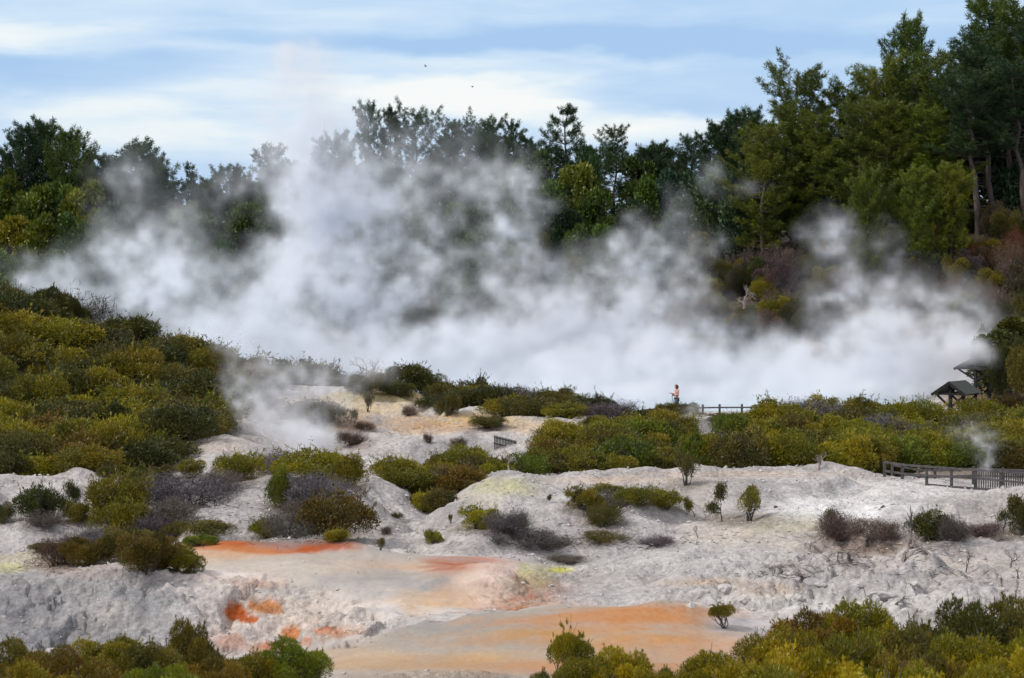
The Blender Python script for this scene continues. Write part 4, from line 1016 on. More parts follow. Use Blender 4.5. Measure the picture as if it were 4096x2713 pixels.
for (px, Y, h, c) in [(985, 226, 3.6, DUSK), (1012, 222, 4.2, DUSK), (1040, 226, 4.0, DARK), (1000, 236, 4.4, DARK), (975, 240, 3.6, DARK), (1030, 240, 5, DUSK), (1016, 193, 4.6, DARK), (1038, 191, 4.2, DUSK), (1020, 205, 3.0, DUSK), (965, 248, 3.4, DARK)]:
    plant('bank_bush', random.choice(SHRUB_NEAR), on_ground(px, Y), 2.1, h, c, 'dark bush crowding the bank behind the second shelter', 'bush', 'bushes behind the second shelter')
for (px, ty, Y, r) in [(1000, 330, 201, 2.2), (1024, 318, 203, 2.4)]:
    broad(px / DS, ty / DS, Y, r, DARK, 'dark leafy tree leaning over the second shelter roof', 'trees over the second shelter')
for (px, Y, h, r) in [(1003, 174, 1.9, 1.7), (1030, 173, 2.0, 1.5)]:
    plant('manuka_shrub', random.choice(SHRUB_NEAR), on_ground(px, Y), r, h, (.075, .05, .012), 'dark rusty shrub hiding the right side of the gabled shelter', 'shrub', 'dark shrubs beside the shelter')
for (px, py, c, h) in [(970, 236, (.16, .06, .025), 2.2), (1010, 244, (.15, .06, .03), 2.6), (985, 248, (.15, .07, .03), 2.0)]:
    p = at(px, py, 262); p.z = ground_z(p.x, 262)
    plant('dry_scrub', random.choice(DRY), p, 1.6, h, c, 'red brown dead bush under the bare trunked pines', 'dry scrub', 'red brown dead bushes', names=('twigs', 'stem'))

# bare and dead wood
def bare(px, py, hpx, wpx, label, seed, color=None, depth=4, Y=None, droop=0, lean=(0, 0), thick=.022, group=None, spread=.6, name='dead_branch'):
    p = hit(px, py) if Y is None else on_ground(px, Y); s = F / p.y
    V, Q, tips = branch_tree(seed, 1.0, depth, spread, thick * 1.9, droop=droop, lean=lean)
    V = V * np.array([wpx / s / 2 / max(np.abs(V[:, 0]).max(), .2), wpx / s / 2 / max(np.abs(V[:, 1]).max(), .2), hpx / s / max(V[:, 2].max(), .2)])
    o = link(name, mesh_np(name, V, [Q], M_TWIG), loc=p); o.color = (*(color or GREYC), 1)
    tag(o, label, 'dead branch' if name == 'dead_branch' else 'tree', group)
    return o
V, Q, tips = branch_tree(900, 1.0, 4, .55, .02)
bare(362, 388, 40, 44, 'thin bare tree with wispy tips on the ridge against steam', 901, (.09, .085, .08), Y=176, thick=.016, name='bare_tree')
bare(380, 388, 32, 26, 'second thin bare tree right beside the wispy one', 907, (.09, .085, .08), Y=176, thick=.016, name='bare_tree')
bare(903, 562, 34, 64, 'pale tangled dead branches fallen before the dark green shrub', 911, PALEC, droop=.05)
bare(930, 556, 24, 60, 'pale curved dead branch right of the fallen tangle', 913, PALEC, droop=.10)
bare(868, 548, 20, 36, 'grey dead branch standing left of the fallen tangle', 915, GREYC)
bare(779, 575, 11, 46, 'low grey branch litter on the lower pale slope', 917, GREYC, droop=.12)
bare(800, 583, 9, 34, 'smaller grey branch litter below the pale slope', 919, GREYC, droop=.12)
bare(850, 563, 12, 50, 'dark branch litter below the brown stained ground', 921, GREYC, droop=.12)
bare(838, 562, 10, 16, 'arched grey twig left of the dark branch litter', 925, GREYC, droop=.25)
bare(966, 574, 24, 20, 'upright dead sapling on the right white slope', 927, GREYC)
bare(1011, 568, 20, 20, 'dead sapling near the right frame edge on white ground', 929, GREYC)
bare(1018, 584, 14, 20, 'broken dead twig below the dead sapling at the right edge', 931, GREYC)
bare(818, 472, 18, 26, 'pale dead shrub at the front of the boardwalk thicket', 933, PALEC)
bare(509, 470, 16, 18, 'white dead branch curling in the scrub above the gully', 935, (.45, .42, .40))
bare(502, 462, 20, 10, 'white forked twig under the small paling fence', 937, (.45, .42, .38), depth=3)
bare(698, 538, 14, 12, 'dead sprig below the small olive shrub on the pale slope', 939, GREYC, depth=3)
bare(910, 545, 40, 14, 'thin upright dead stem behind the fallen tangle', 941, GREYC, depth=2)
bare(745, 289, 34, 30, 'pale dead tree standing on the far bank behind steam', 943, PALEC, Y=262, thick=.02, name='bare_tree')
bare(800, 240, 30, 30, 'grey dead limbs under the tall right wood', 945, GREYC, Y=268, name='bare_tree')
for (px, hp, sd, lab) in [(882, 98, 951, 'pale dead twig standing up in the middle of the lower right stand'), (843, 84, 953, 'shorter pale dead twig left of the tall one in the lower right stand'), (1010, 88, 955, 'pale forked dead twig in the lower right stand near the frame edge')]:
    bare(px, 0, hp, 20, lab, sd, (.36, .33, .30), depth=2, Y=59.5, thick=.007, spread=.35)
bare(896, 606, 10, 40, 'broken twigs lying on the rocky lower slope', 947, GREYC, droop=.2)

# rocks
def rock(px, py, wpx, hpx, label, seed, mat=M_ROCK, group=None, yaw=0.0):
    p = hit(px, py); s = F / p.y; rng = np.random.default_rng(seed)
    import bmesh
    bm = bmesh.new(); bmesh.ops.create_icosphere(bm, subdivisions=3, radius=1)
    D = norm(rng.normal(size=(9, 3))); off = rng.uniform(.55, .9, 9)
    for v in bm.verts:
        q = np.array(v.co)
        for d, f in zip(D, off):
            t = q @ d
            if t > f: q = q - d * (t - f) * .9
        q = q * (1 + .08 * math.sin(q[0] * 7 + seed) * math.cos(q[1] * 6 + q[2] * 5))
        v.co = q
    me = bpy.data.meshes.new('rock'); bm.to_mesh(me); bm.free(); me.materials.append(mat)
    o = link('rock', me, loc=p - Vector((0, 0, hpx / s * .12))); o.scale = (wpx / s / 2, wpx / s / 2 * .8, hpx / s / 2); o.rotation_euler = (random.uniform(-.2, .2), random.uniform(-.2, .2), yaw)
    tag(o, label, 'rock', group); return o
rock(776, 508, 6, 5, 'small dark stone alone on the bright white slope', 1, M_DARKROCK)
rock(883, 508, 6, 7, 'brown stone beside the brightest white patch', 2, M_DARKROCK)
rock(885, 600, 40, 12, 'long tilted pale slab on the lower right rocks', 3, yaw=.3)
RK = 'pale boulders on the lower right slope'
for (px, py, w_, h_) in [(700, 596, 26, 16), (724, 592, 22, 14), (745, 604, 18, 11), (765, 612, 20, 12), (800, 600, 16, 8), (820, 588, 14, 7), (842, 604, 18, 9), (935, 596, 18, 9), (915, 584, 14, 7), (960, 600, 16, 8), (690, 606, 16, 9), (860, 590, 14, 6), (1000, 590, 16, 7)]:
    rock(px, py, w_, h_, 'rounded pale boulder among the broken lower right slope', int(px), group=RK, yaw=random.uniform(0, 3))
# loose gravel (nobody could count it)
def gravel():
    rng = np.random.default_rng(77); n = 9000
    px = rng.uniform(-20, 1044, n); Y = np.where(rng.uniform(size=n) < .6, rng.uniform(82, 136, n), rng.uniform(64, 182, n))
    x = (px - 512) / F * Y
    i = np.clip(np.searchsorted(YS, Y) - 1, 0, len(YS) - 2); j = np.clip(np.searchsorted(SS, x / (Y + 40)) - 1, 0, len(SS) - 2)
    z = ZT[i, j]; cl = calm[i, j]; keep = rng.uniform(size=n) > cl * .95
    clus = fbm(x * .5, Y * .5, 2, 9); keep &= (clus > -.15)
    x, Y, z = x[keep], Y[keep], z[keep]; n = len(x)
    r = np.minimum(.034 * rng.lognormal(0, .45, n), .085) * (1 + (Y - 80) / 140)
    ov = np.array([[1, 0, 0], [-1, 0, 0], [0, 1, 0], [0, -1, 0], [0, 0, 1], [0, 0, -1]], float)
    of = np.array([[0, 2, 4], [2, 1, 4], [1, 3, 4], [3, 0, 4], [2, 0, 5], [1, 2, 5], [3, 1, 5], [0, 3, 5]])
    V = ov[None] * r[:, None, None] * rng.uniform(.6, 1.4, (n, 6, 1)); V = V + rng.normal(size=V.shape) * r[:, None, None] * .25
    V[:, :, 2] *= .8; V += np.stack([x, Y, z + r * .3], -1)[:, None, :]
    Fc = of[None] + (np.arange(n) * 6)[:, None, None]
    o = link('gravel', mesh_np('gravel', V.reshape(-1, 3), [Fc.reshape(-1, 3)], M_ROCK)); tag(o, kind='stuff')
gravel()

def litter():
    rng = np.random.default_rng(78); C = []; 
    def add(px, py, rx, ry, n):
        q = rng.normal(size=(n, 2)) * .55
        for a, b in q:
            p = hit(px + a * rx, py + b * ry); C.append((p.x, p.y, p.z + .02))
    for (px, py, w_, h_, c, kd, lab) in SINGLES:
        if kd == 'dry' and w_ > 24: add(px, py - 1, w_ * .75, max(h_ * .3, 5), int(w_ * 2.2))
    for a in [(885, 552, 70, 8, 200), (840, 566, 60, 6, 120), (780, 576, 40, 5, 100), (930, 575, 90, 12, 70), (720, 540, 60, 8, 40), (960, 600, 70, 12, 30), (200, 520, 70, 14, 120), (600, 540, 80, 10, 120), (420, 430, 70, 10, 60)]: add(*a)
    C = np.array(C); n = len(C); D = norm(rng.normal(size=(n, 3)) * np.array([1, 1, .25]) + np.array([0, 0, .12]))
    V, Q = blades(C, D, rng.uniform(.12, .5, n), rng.uniform(.016, .034, n), rng)
    o = link('fallen_twigs', mesh_np('fallen_twigs', V, [Q], M_TWIG)); o.color = (.10, .085, .082, 1); tag(o, kind='stuff')
litter()

# ------------------------------------------------------------------ fences
def empty(name, loc): 
    r = bpy.data.objects.new(name, None); COL.objects.link(r); r.location = loc; r.empty_display_size = .3; return r
def part(name, bl, parent, mat):
    V, Q = boxes(bl); V = V - np.array(list(parent.location))
    return link(name, mesh_np(name, V, [Q], mat), parent)

# rail fence at the pool edge
posts = [(617.3, 405.4, 178), (620.3, 406.3, 177), (622.4, 406.8, 176.2), (626.4, 407.6, 174.8), (630.3, 408.6, 173.6), (660.6, 404.8, 176), (682.6, 404.8, 176), (702.8, 404.4, 176), (719.6, 404.1, 176), (741.9, 404.1, 176), (762.8, 403.8, 176), (785, 403.5, 176), (808, 403.2, 176)]
fr = empty('rail_fence', on_ground(700, 176)); tag(fr, 'grey post and rail fence along the pool edge by the person', 'fence')
tops = []
for (px, py, Y) in posts:
    t = at(px, py, Y); g = ground_z(t.x, Y); tops.append(t)
    part('post', [((t.x, Y, g - .3), (t.x, Y, t.z), .13, .13)], fr, M_WOOD)
for a, b in zip(tops[:-1], tops[1:]):
    if a is tops[4]:
        continue
    part('rail', [(a - Vector((0, .09, .20)), b - Vector((0, .09, .20)), .05, .09)], fr, M_WOOD)
part('rail', [(tops[4] - Vector((0, -.09, .2)), tops[5] - Vector((0, .09, .20)), .05, .09)], fr, M_WOOD)

# boardwalk fences: front with picket panel, and the rear one
fposts = [(884.6, 460.8), (902.4, 463.6), (926.7, 465.4), (951.6, 467.2), (975.5, 468.8), (1000.7, 470.4), (1026, 472), (1052, 473.6)]
YF = 134.6
ff = empty('boardwalk_fence', on_ground(950, YF)); tag(ff, 'grey timber boardwalk fence in front, with a picket panel', 'fence')
ft = [at(px, py, YF - .015 * (px - 884)) for px, py in fposts]
for t in ft:
    part('post', [((t.x, t.y, ground_z(t.x, t.y) - .3), (t.x, t.y, t.z), .13, .13)], ff, M_WOOD)
def along(i, drop):  return Vector((ft[i].x, ft[i].y - .09, ft[i].z - drop))
for i in range(len(ft) - 1):
    part('rail', [(along(i, .05), along(i + 1, .05), .05, .10)], ff, M_WOOD)
    d0, d1 = [(.46, .46), (.46, .46), (.46, .44), (.44, .42), (.42, .46), (.46, .5), (.5, .52)][i]
    part('rail', [(along(i, d0), along(i + 1, d1), .05, .10)], ff, M_WOOD)
    if i >= 2:
        part('rail', [(along(i, .88 if i == 2 else .90), along(i + 1, .90), .05, .10)], ff, M_WOOD)
pk = []
for i in range(4, len(ft) - 1):
    a, b = ft[i], ft[i + 1]; n = int((b - a).length / .105)
    for k in range(n):
        f = (k + .6) / n; p = a.lerp(b, f)
        pk.append(((p.x, p.y + .03, p.z - 1.17), (p.x, p.y + .03, p.z - .02), .055, .02))
part('pickets', pk, ff, M_WOOD)
rp_ = [(892.2, 463.0), (919, 467.8), (935, 468.2), (973.3, 466.6), (1003, 467.5), (1040, 468.5)]
rf = empty('rear_boardwalk_fence', on_ground(930, 138)); tag(rf, 'rear timber rail fence on the far side of the boardwalk path', 'fence')
rt = [at(px, py, 138.2) for px, py in rp_]
for i, t in enumerate(rt):
    o = part('post', [((t.x, t.y, ground_z(t.x, t.y) - .3), (t.x, t.y, t.z), .12, .12)], rf, M_PALEWOOD if i == 1 else M_WOOD)
    if i == 1: o['label'] = 'light brown post'
for i in range(len(rt) - 1):
    for d in (.10, .42):
        a, b = rt[i] - Vector((0, .08, d)), rt[i + 1] - Vector((0, .08, d))
        part('rail', [(a, b, .05, .09)], rf, M_WOOD)

# little paling fence above the gully, and three posts beyond
pf = empty('paling_fence', on_ground(502, 147.3)); tag(pf, 'small dark paling fence half sunk in scrub below the grey mound', 'fence')
a, b = at(494.6, 435.2, 147), at(516, 440.6, 148.2); pl = []
n = 15
for k in range(n):
    p = a.lerp(b, k / (n - 1)); pl.append(((p.x, p.y, p.z - .75), (p.x, p.y, p.z), .062, .02))
part('pales', pl, pf, M_WOOD)
part('rail', [(a + Vector((-.04, -.045, -.40)), b + Vector((0, -.045, -.40)), .04, .07)], pf, M_WOOD)
part('rail', [(a + Vector((0, .045, -.10)), b + Vector((0, .045, -.10)), .04, .07)], pf, M_WOOD)
for (px, py, lab) in [(576.7, 430.0, 'grey stake left one of three beyond the scrub above the gully'), (584, 429.3, 'grey stake middle one of three beyond the scrub above the gully'), (591.5, 429.0, 'grey stake right one of three beyond the scrub above the gully')]:
    t = at(px, py, 151.5); V, Q = boxes([((0, 0, ground_z(t.x, t.y) - .2 - t.z), (0, 0, 0), .10, .10), ((0, 0, 0), (0, 0, .03), .07, .07)])
    o = link('stake', mesh_np('stake', V, [Q], M_WOOD), loc=t); tag(o, lab, 'stake', 'stakes above the gully')

# ------------------------------------------------------------------ shelters
def shelter(loc, W_, L_, eave, rise, yaw, label, s=1.0):
    r = empty('shelter', loc); r.rotation_euler = (0, 0, yaw); tag(r, label, 'shelter')
    def P(bl, name, mat):
        V, Q = boxes(bl); return link(name, mesh_np(name, V * s, [Q], mat), r)
    hw, hl = W_ / 2, L_ / 2
    # local axes: x across the gable, y along the ridge (front gable at -y)
    for sg in (-1, 1):
        d = math.atan2(rise, hw); nrm = Vector((sg * math.sin(d), 0, math.cos(d)))
        m0 = Vector((0, 0, eave + rise)); m1 = Vector((sg * (hw + .12), 0, eave - .12 * rise / hw))
        V = []
        for yy in (-hl, hl):
            for m_ in (m0, m1): V += [Vector((m_.x, yy, m_.z)), Vector((m_.x, yy, m_.z)) + nrm * .05]
        V = np.array([list(v) for v in V]) * s
        Q = np.array([[0, 2, 3, 1], [4, 5, 7, 6], [1, 3, 7, 5], [0, 4, 6, 2], [2, 6, 7, 3], [0, 1, 5, 4]])
        link('roof', mesh_np('roof', V, [Q], M_ROOF), r)
        P([((0, -hl - .03, eave + rise - .06), (sg * (hw + .14), -hl - .03, eave - .06 - .12 * rise / hw), .05, .17)], 'barge_board', M_DARKWOOD)
        P([((0, hl + .03, eave + rise - .06), (sg * (hw + .14), hl + .03, eave - .06 - .12 * rise / hw), .05, .17)], 'barge_board', M_DARKWOOD)
        P([((sg * (hw - .06), -hl + .1, eave - .08), (sg * (hw - .06), hl - .1, eave - .08), .09, .14)], 'purlin', M_DARKWOOD)
    P([((0, -hl + .05, eave + rise - .12), (0, hl - .05, eave + rise - .12), .10, .16)], 'ridge_beam', M_DARKWOOD)
    for yy in (-hl + .25, hl - .25):
        P([((0, yy, -.4), (0, yy, eave + rise - .22), .18, .18)], 'post', M_DARKWOOD)
        P([((-hw + .05, yy - .13, eave - .06), (hw - .05, yy - .13, eave - .06), .07, .14)], 'tie_beam', M_DARKWOOD)
        for sg in (-1, 1):
            P([((sg * .1, yy, eave - .80), (sg * (hw - .1), yy, eave - .14), .10, .11)], 'brace', M_DARKWOOD)
    return r
g = on_ground(957.5, 173.2)
top1 = at(958, 381.2, 173.2)
sh = shelter(g, 1.95, 2.3, (top1.z - g.z) - .66, .64, math.radians(-34), 'gabled open shelter with green roof behind the right thicket')
g2 = on_ground(983, 197)
top2 = at(983, 356.5, 197)
shelter(Vector((g2.x, 197, g2.z)), 2.7, 2.7, (top2.z - g2.z) - .72, .72, math.radians(-34), 'second dark shelter on the bank, half hidden by steam and branches')

# ------------------------------------------------------------------ person walking left along the path
M_SKIN = mat_noise('skin', (.50, .27, .20), (.56, .32, .24), 4, rough=.55, bump=0)
M_TOP = mat_noise('pink_top', (.74, .42, .38), (.80, .50, .46), 8, rough=.8, bump=.1)
M_JEANS = mat_noise('grey_jeans', (.10, .11, .14), (.16, .17, .20), 8, rough=.85, bump=.1)
M_HAIR = mat_noise('auburn_hair', (.085, .022, .013), (.15, .045, .028), 14, rough=.5, bump=.2)
M_SHOE = mat_noise('dark_shoes', (.03, .03, .03), (.05, .05, .05), 8)
M_CAM = mat_noise('black_camera', (.012, .012, .013), (.02, .02, .022), 8, rough=.4)
M_STRAP = mat_noise('blue_strap', (.02, .03, .06), (.03, .045, .085), 8)
M_BIRD = mat_noise('dark_feathers', (.02, .02, .02), (.05, .045, .04), 8)

def skin_mesh(name, V, E, R, mat, parent, sub=2, root=0):
    me = bpy.data.meshes.new(name); me.from_pydata([tuple(v) for v in V], E, []); me.materials.append(mat)
    o = link(name, me, parent)
    m = o.modifiers.new('skin', 'SKIN'); m.use_smooth_shade = True
    sv = me.skin_vertices[0].data if me.skin_vertices else None
    if sv is None:
        bpy.context.view_layer.objects.active = o
        me.skin_vertices.new() if hasattr(me.skin_vertices, 'new') else None
        sv = me.skin_vertices[0].data
    for i, r in enumerate(R):
        sv[i].radius = (r, r) if not isinstance(r, tuple) else r
        sv[i].use_root = (i == root)
    s = o.modifiers.new('sub', 'SUBSURF'); s.levels = sub; s.render_levels = sub
    return o

pg = on_ground(677, 173.7)
per = empty('person', pg); tag(per, 'person in pink top and grey jeans walking left by the rail fence, holding a camera', 'person')
# person faces -X; local z up, metres
HGT = 1.70
V = []; E = []; R = []
def jt(p, r, par=None):
    V.append(p); R.append(r); i = len(V) - 1
    if par is not None: E.append((par, i))
    return i
pel = jt((0.02, 0, .93), (.12, .115))
wai = jt((0.01, 0, 1.06), (.125, .105), pel)
che = jt((-.01, 0, 1.26), (.155, .12), wai)
shc = jt((-.01, 0, 1.38), (.13, .10), che)
nk = jt((-.025, 0, 1.46), .052, shc)
hd0 = jt((-.04, 0, 1.54), (.075, .072), nk)
hd1 = jt((-.05, 0, 1.615), (.092, .08), hd0)
hd2 = jt((-.045, 0, 1.67), (.06, .055), hd1)
nose = jt((-.145, 0, 1.585), .014, hd1)
# far arm reaches forward, near arm bent with the camera
def hand(par, p, d, upv):
    d = Vector(d).normalized(); u = Vector(upv).normalized(); s_ = d.cross(u).normalized(); p = Vector(p)
    pm = jt(tuple(p + d * .055), .032, par)
    for k, (o_, ln) in enumerate([(-.027, .066), (-.009, .076), (.009, .072), (.027, .056)]):
        a = jt(tuple(p + d * .085 + s_ * o_), .0095, pm); b = jt(tuple(p + d * (.085 + ln * .5) + s_ * o_ - u * .012), .0085, a); jt(tuple(p + d * (.085 + ln * .85) + s_ * o_ - u * .034), .007, b)
    a = jt(tuple(p + d * .045 - s_ * .038), .011, pm); jt(tuple(p + d * .085 - s_ * .052 - u * .012), .008, a)
sl = jt((-.02, -.17, 1.375), .062, shc); el = jt((.10, -.235, 1.13), .046, sl); wl = jt((-.12, -.15, 1.10), .031, el); hand(wl, (-.12, -.15, 1.10), (-1, .25, .05), (0, 0, 1))
sr = jt((-.02, .17, 1.375), .062, shc); er = jt((-.12, .22, 1.15), .046, sr); wr = jt((-.36, .17, 1.21), .031, er); hand(wr, (-.36, .17, 1.21), (-1, -.05, .25), (0, 0, 1))
hl_ = jt((0.01, -.085, .86), .088, pel); kl = jt((-.16, -.10, .49), .062, hl_); al = jt((-.24, -.10, .09), .042, kl); tl = jt((-.40, -.10, .05), .034, al)
hr_ = jt((0.01, .085, .86), .088, pel); kr = jt((.08, .10, .48), .062, hr_); ar = jt((.30, .10, .13), .042, kr); tr_ = jt((.20, .10, .03), .034, ar)
body = skin_mesh('body', V, E, R, M_SKIN, per)
def cloth(name, ids, grow, mat, links):
    mp_ = {i: k for k, i in enumerate(ids)}
    Rn = []
    for i in ids:
        r = R[i]; Rn.append(tuple(x + grow for x in r) if isinstance(r, tuple) else r + grow)
    return skin_mesh(name, [V[i] for i in ids], [(mp_[a], mp_[b]) for a, b in links], Rn, mat, per)
cloth('top', [che, wai, shc, sl, sr], .018, M_TOP, [(che, wai), (che, shc), (shc, sl), (shc, sr)])
slv = skin_mesh('sleeve', [V[sl], tuple((np.array(V[sl]) * .45 + np.array(V[el]) * .55))], [(0, 1)], [.075, .066], M_TOP, per)
slv2 = skin_mesh('sleeve', [V[sr], tuple((np.array(V[sr]) * .45 + np.array(V[er]) * .55))], [(0, 1)], [.075, .066], M_TOP, per)
cloth('jeans', [pel, hl_, kl, al, hr_, kr, ar], .022, M_JEANS, [(pel, hl_), (hl_, kl), (kl, al), (pel, hr_), (hr_, kr), (kr, ar)])
for a_, t_ in ((al, tl), (ar, tr_)):
    skin_mesh('shoe', [(V[a_][0] + .03, V[a_][1], V[a_][2] - .045), V[t_]], [(0, 1)], [.048, .042], M_SHOE, per)
# hair: bob that covers crown, back and sides, leaving the face free
import bmesh
bm = bmesh.new(); bmesh.ops.create_uvsphere(bm, u_segments=24, v_segments=16, radius=1)
for v in bm.verts:
    x, y, z = v.co
    k = 1.0
    if z < -.1: k = 1.08; z = -.1 + (z + .1) * 1.25
    v.co = (x * .112 * k + .012, y * .112 * k, z * .125)
dl = [f for f in bm.faces if f.calc_center_median().x < -.015 and f.calc_center_median().z < .06]
bmesh.ops.delete(bm, geom=dl, context='FACES')
me = bpy.data.meshes.new('hair'); bm.to_mesh(me); bm.free(); me.materials.append(M_HAIR)
for p_ in me.polygons: p_.use_smooth = True
ho = link('hair', me, per); ho.location = (-.035, 0, 1.60); sm_ = ho.modifiers.new('thick', 'SOLIDIFY'); sm_.thickness = .018; sm_.offset = 1
for yy in (-.032, .032):
    bm = bmesh.new(); bmesh.ops.create_icosphere(bm, subdivisions=2, radius=.011); me = bpy.data.meshes.new('eye'); bm.to_mesh(me); bm.free(); me.materials.append(M_SHOE)
    link('eye', me, per).location = (-.132, yy, 1.615)
# camera with its hanging strap, held at the waist
cam_o = empty('handheld_camera', pg + Vector((-.235, -.12, 1.10))); tag(cam_o, 'black camera with a dark blue strap held by the walking person', 'camera')
Vb, Qb = boxes([((-.055, 0, 0), (.055, 0, 0), .06, .085), ((-.02, 0, .0425), (.02, 0, .0625), .05, .035)])
link('camera_body', mesh_np('camera_body', Vb, [Qb], M_CAM), cam_o)
Vt, Qt = tubes([(np.array([[-.0, -.03, 0], [-.0, -.05, 0], [0, -.11, 0]]), [.03, .034, .034], 12)]); link('lens', mesh_np('lens', Vt, [Qt], M_CAM), cam_o)
th = np.linspace(0, 1, 14)
sp_ = np.stack([-.055 + .15 * th ** 2 + .02 * np.sin(th * 3), -.02 - .02 * np.sin(th * 3.14), -.42 * np.sin(th * math.pi) ** .8 + .16 * th * 0 - .02 * th], -1)
Vt, Qt = tubes([(sp_, np.full(14, .017), 6)]); link('strap', mesh_np('strap', Vt, [Qt], M_STRAP), cam_o)

# ------------------------------------------------------------------ two birds
def bird(px, py, Y, yaw, flap, label):
    sec = [(-.20, .006, 0), (-.12, .03, 0), (0, .05, 0), (.10, .042, .005), (.15, .03, .012), (.19, .028, .016), (.225, .008, .012)]
    P = np.array([(a, 0, c) for a, _, c in sec]); Vb, Qb = tubes([(P, [b for _, b, _ in sec], 8)])
    Vs, Qs = [Vb], [Qb]; base = len(Vb)
    for sg in (-1, 1):
        pts = []
        for t in np.linspace(0, 1, 6):
            y = sg * (.03 + .40 * t); zz = flap * (math.sin(t * 2.2) * .22); x0 = .07 - .02 * t - .10 * t * t; ch = .14 * (1 - t ** 2) + .02
            pts += [(x0, y, zz + .012), (x0 - ch, y, zz), (x0, y, zz + .002), (x0 - ch, y, zz - .004)]
        q = []
        for i in range(5):
            b0 = base + i * 4; q += [[b0, b0 + 1, b0 + 5, b0 + 4], [b0 + 2, b0 + 6, b0 + 7, b0 + 3], [b0, b0 + 4, b0 + 6, b0 + 2], [b0 + 1, b0 + 3, b0 + 7, b0 + 5]]
        Vs.append(np.array(pts)); Qs.append(np.array(q)); base += len(pts)
    tl_ = np.array([(-.18, -.012, 0), (-.18, .012, 0), (-.30, .05, 0), (-.30, -.05, 0), (-.18, -.012, .01), (-.18, .012, .01), (-.30, .05, .005), (-.30, -.05, .005)])
    Vs.append(tl_); Qs.append(np.array([[0, 1, 2, 3], [4, 7, 6, 5], [0, 4, 5, 1], [2, 6, 7, 3], [1, 5, 6, 2], [0, 3, 7, 4]]) + base)
    o = link('bird', mesh_np('bird', np.concatenate(Vs), [np.concatenate(Qs)], M_BIRD, smooth=True), loc=at(px, py, Y)); o.rotation_euler = (.25, .1, yaw); o.scale = (.42,) * 3; tag(o, label, 'bird', 'birds in the sky')
bird(425.6, 66.4, 170, math.radians(150), .8, 'tiny dark bird flying higher above the steam plume')
bird(472.4, 86.4, 170, math.radians(10), -.4, 'tiny dark bird flying lower, before the bright white cloud')
print('things', time.time() - T0)

# ------------------------------------------------------------------ steam
def mat_steam(name, dens=1.0):
    m, nt, N, L = new_mat(name)
    pv = N.new('ShaderNodeVolumePrincipled'); out = N.new('ShaderNodeOutputMaterial'); L.new(pv.outputs[0], out.inputs['Volume'])
    pv.inputs['Color'].default_value = (.895, .912, .968, 1); pv.inputs['Density'].default_value = dens; pv.inputs['Anisotropy'].default_value = 0.0
    return m

def lat3(shape, n, rng):
    """Smooth value noise on a grid: random lattice n, cubic-eased upsampling."""
    g = rng.uniform(-1, 1, [k + 2 for k in n]).astype(np.float32)
    for ax in range(3):
        t = np.linspace(0, n[ax], shape[ax], endpoint=False); i = t.astype(int); f = (t - i).astype(np.float32); f = f * f * (3 - 2 * f)
        sh = [1, 1, 1]; sh[ax] = -1; f = f.reshape(sh)
        g = np.take(g, i, ax) * (1 - f) + np.take(g, i + 1, ax) * f
    return g
def fbm3(shape, size, cell, octs, rng, gain=.55, asp=(1, 2.6, 1)):
    t = 0; a = 1; s = 0
    for o in range(octs):
        n = [max(1, int(round(sz / (cell * q)))) for sz, q in zip(size, asp)]; t = t + a * lat3(shape, n, rng); s += a; a *= gain; cell *= .5
    return t / s

def steam_object(name, dens, lo, hi, mat):
    nx, ny, nz = dens.shape
    me = bpy.data.meshes.new(name)
    me.vertices.add(nx * ny * nz)
    at_ = me.attributes.new('puff', 'FLOAT', 'POINT'); at_.data.foreach_set('value', np.ascontiguousarray(dens, np.float32).ravel())
    me.materials.append(mat)
    o = link(name, me)
    ng = bpy.data.node_groups.new(name, 'GeometryNodeTree')
    ng.interface.new_socket('Geometry', in_out='INPUT', socket_type='NodeSocketGeometry'); ng.interface.new_socket('Geometry', in_out='OUTPUT', socket_type='NodeSocketGeometry')
    N = ng.nodes; L = ng.links
    gi = N.new('NodeGroupInput'); go = N.new('NodeGroupOutput'); vc = N.new('GeometryNodeVolumeCube'); sm = N.new('GeometryNodeSetMaterial'); sm.inputs['Material'].default_value = mat
    vc.inputs['Min'].default_value = lo; vc.inputs['Max'].default_value = hi
    for k, v in zip('XYZ', (nx, ny, nz)): vc.inputs['Resolution ' + k].default_value = v
    pos = N.new('GeometryNodeInputPosition')
    def vm(op, b, src):
        n = N.new('ShaderNodeVectorMath'); n.operation = op
        if b is not None: n.inputs[1].default_value = b
        L.new(src, n.inputs[0]); return n
    a1 = vm('SUBTRACT', lo, pos.outputs[0]); a2 = vm('MULTIPLY', [(r - 1) / (b - a) for r, a, b in zip((nx, ny, nz), lo, hi)], a1.outputs[0]); a3 = vm('ADD', (.5, .5, .5), a2.outputs[0]); a4 = vm('FLOOR', None, a3.outputs[0])
    dot = vm('DOT_PRODUCT', (ny * nz, nz, 1), a4.outputs[0])
    na = N.new('GeometryNodeInputNamedAttribute'); na.data_type = 'FLOAT'; na.inputs['Name'].default_value = 'puff'
    si = N.new('GeometryNodeSampleIndex'); si.data_type = 'FLOAT'; si.domain = 'POINT'; si.clamp = True
    L.new(gi.outputs[0], si.inputs['Geometry']); L.new(na.outputs[0], si.inputs['Value']); L.new(dot.outputs['Value'], si.inputs['Index'])
    L.new(si.outputs[0], vc.inputs['Density']); L.new(vc.outputs[0], sm.inputs[0]); L.new(sm.outputs[0], go.inputs[0])
    m = o.modifiers.new('steam', 'NODES'); m.node_group = ng
    return o

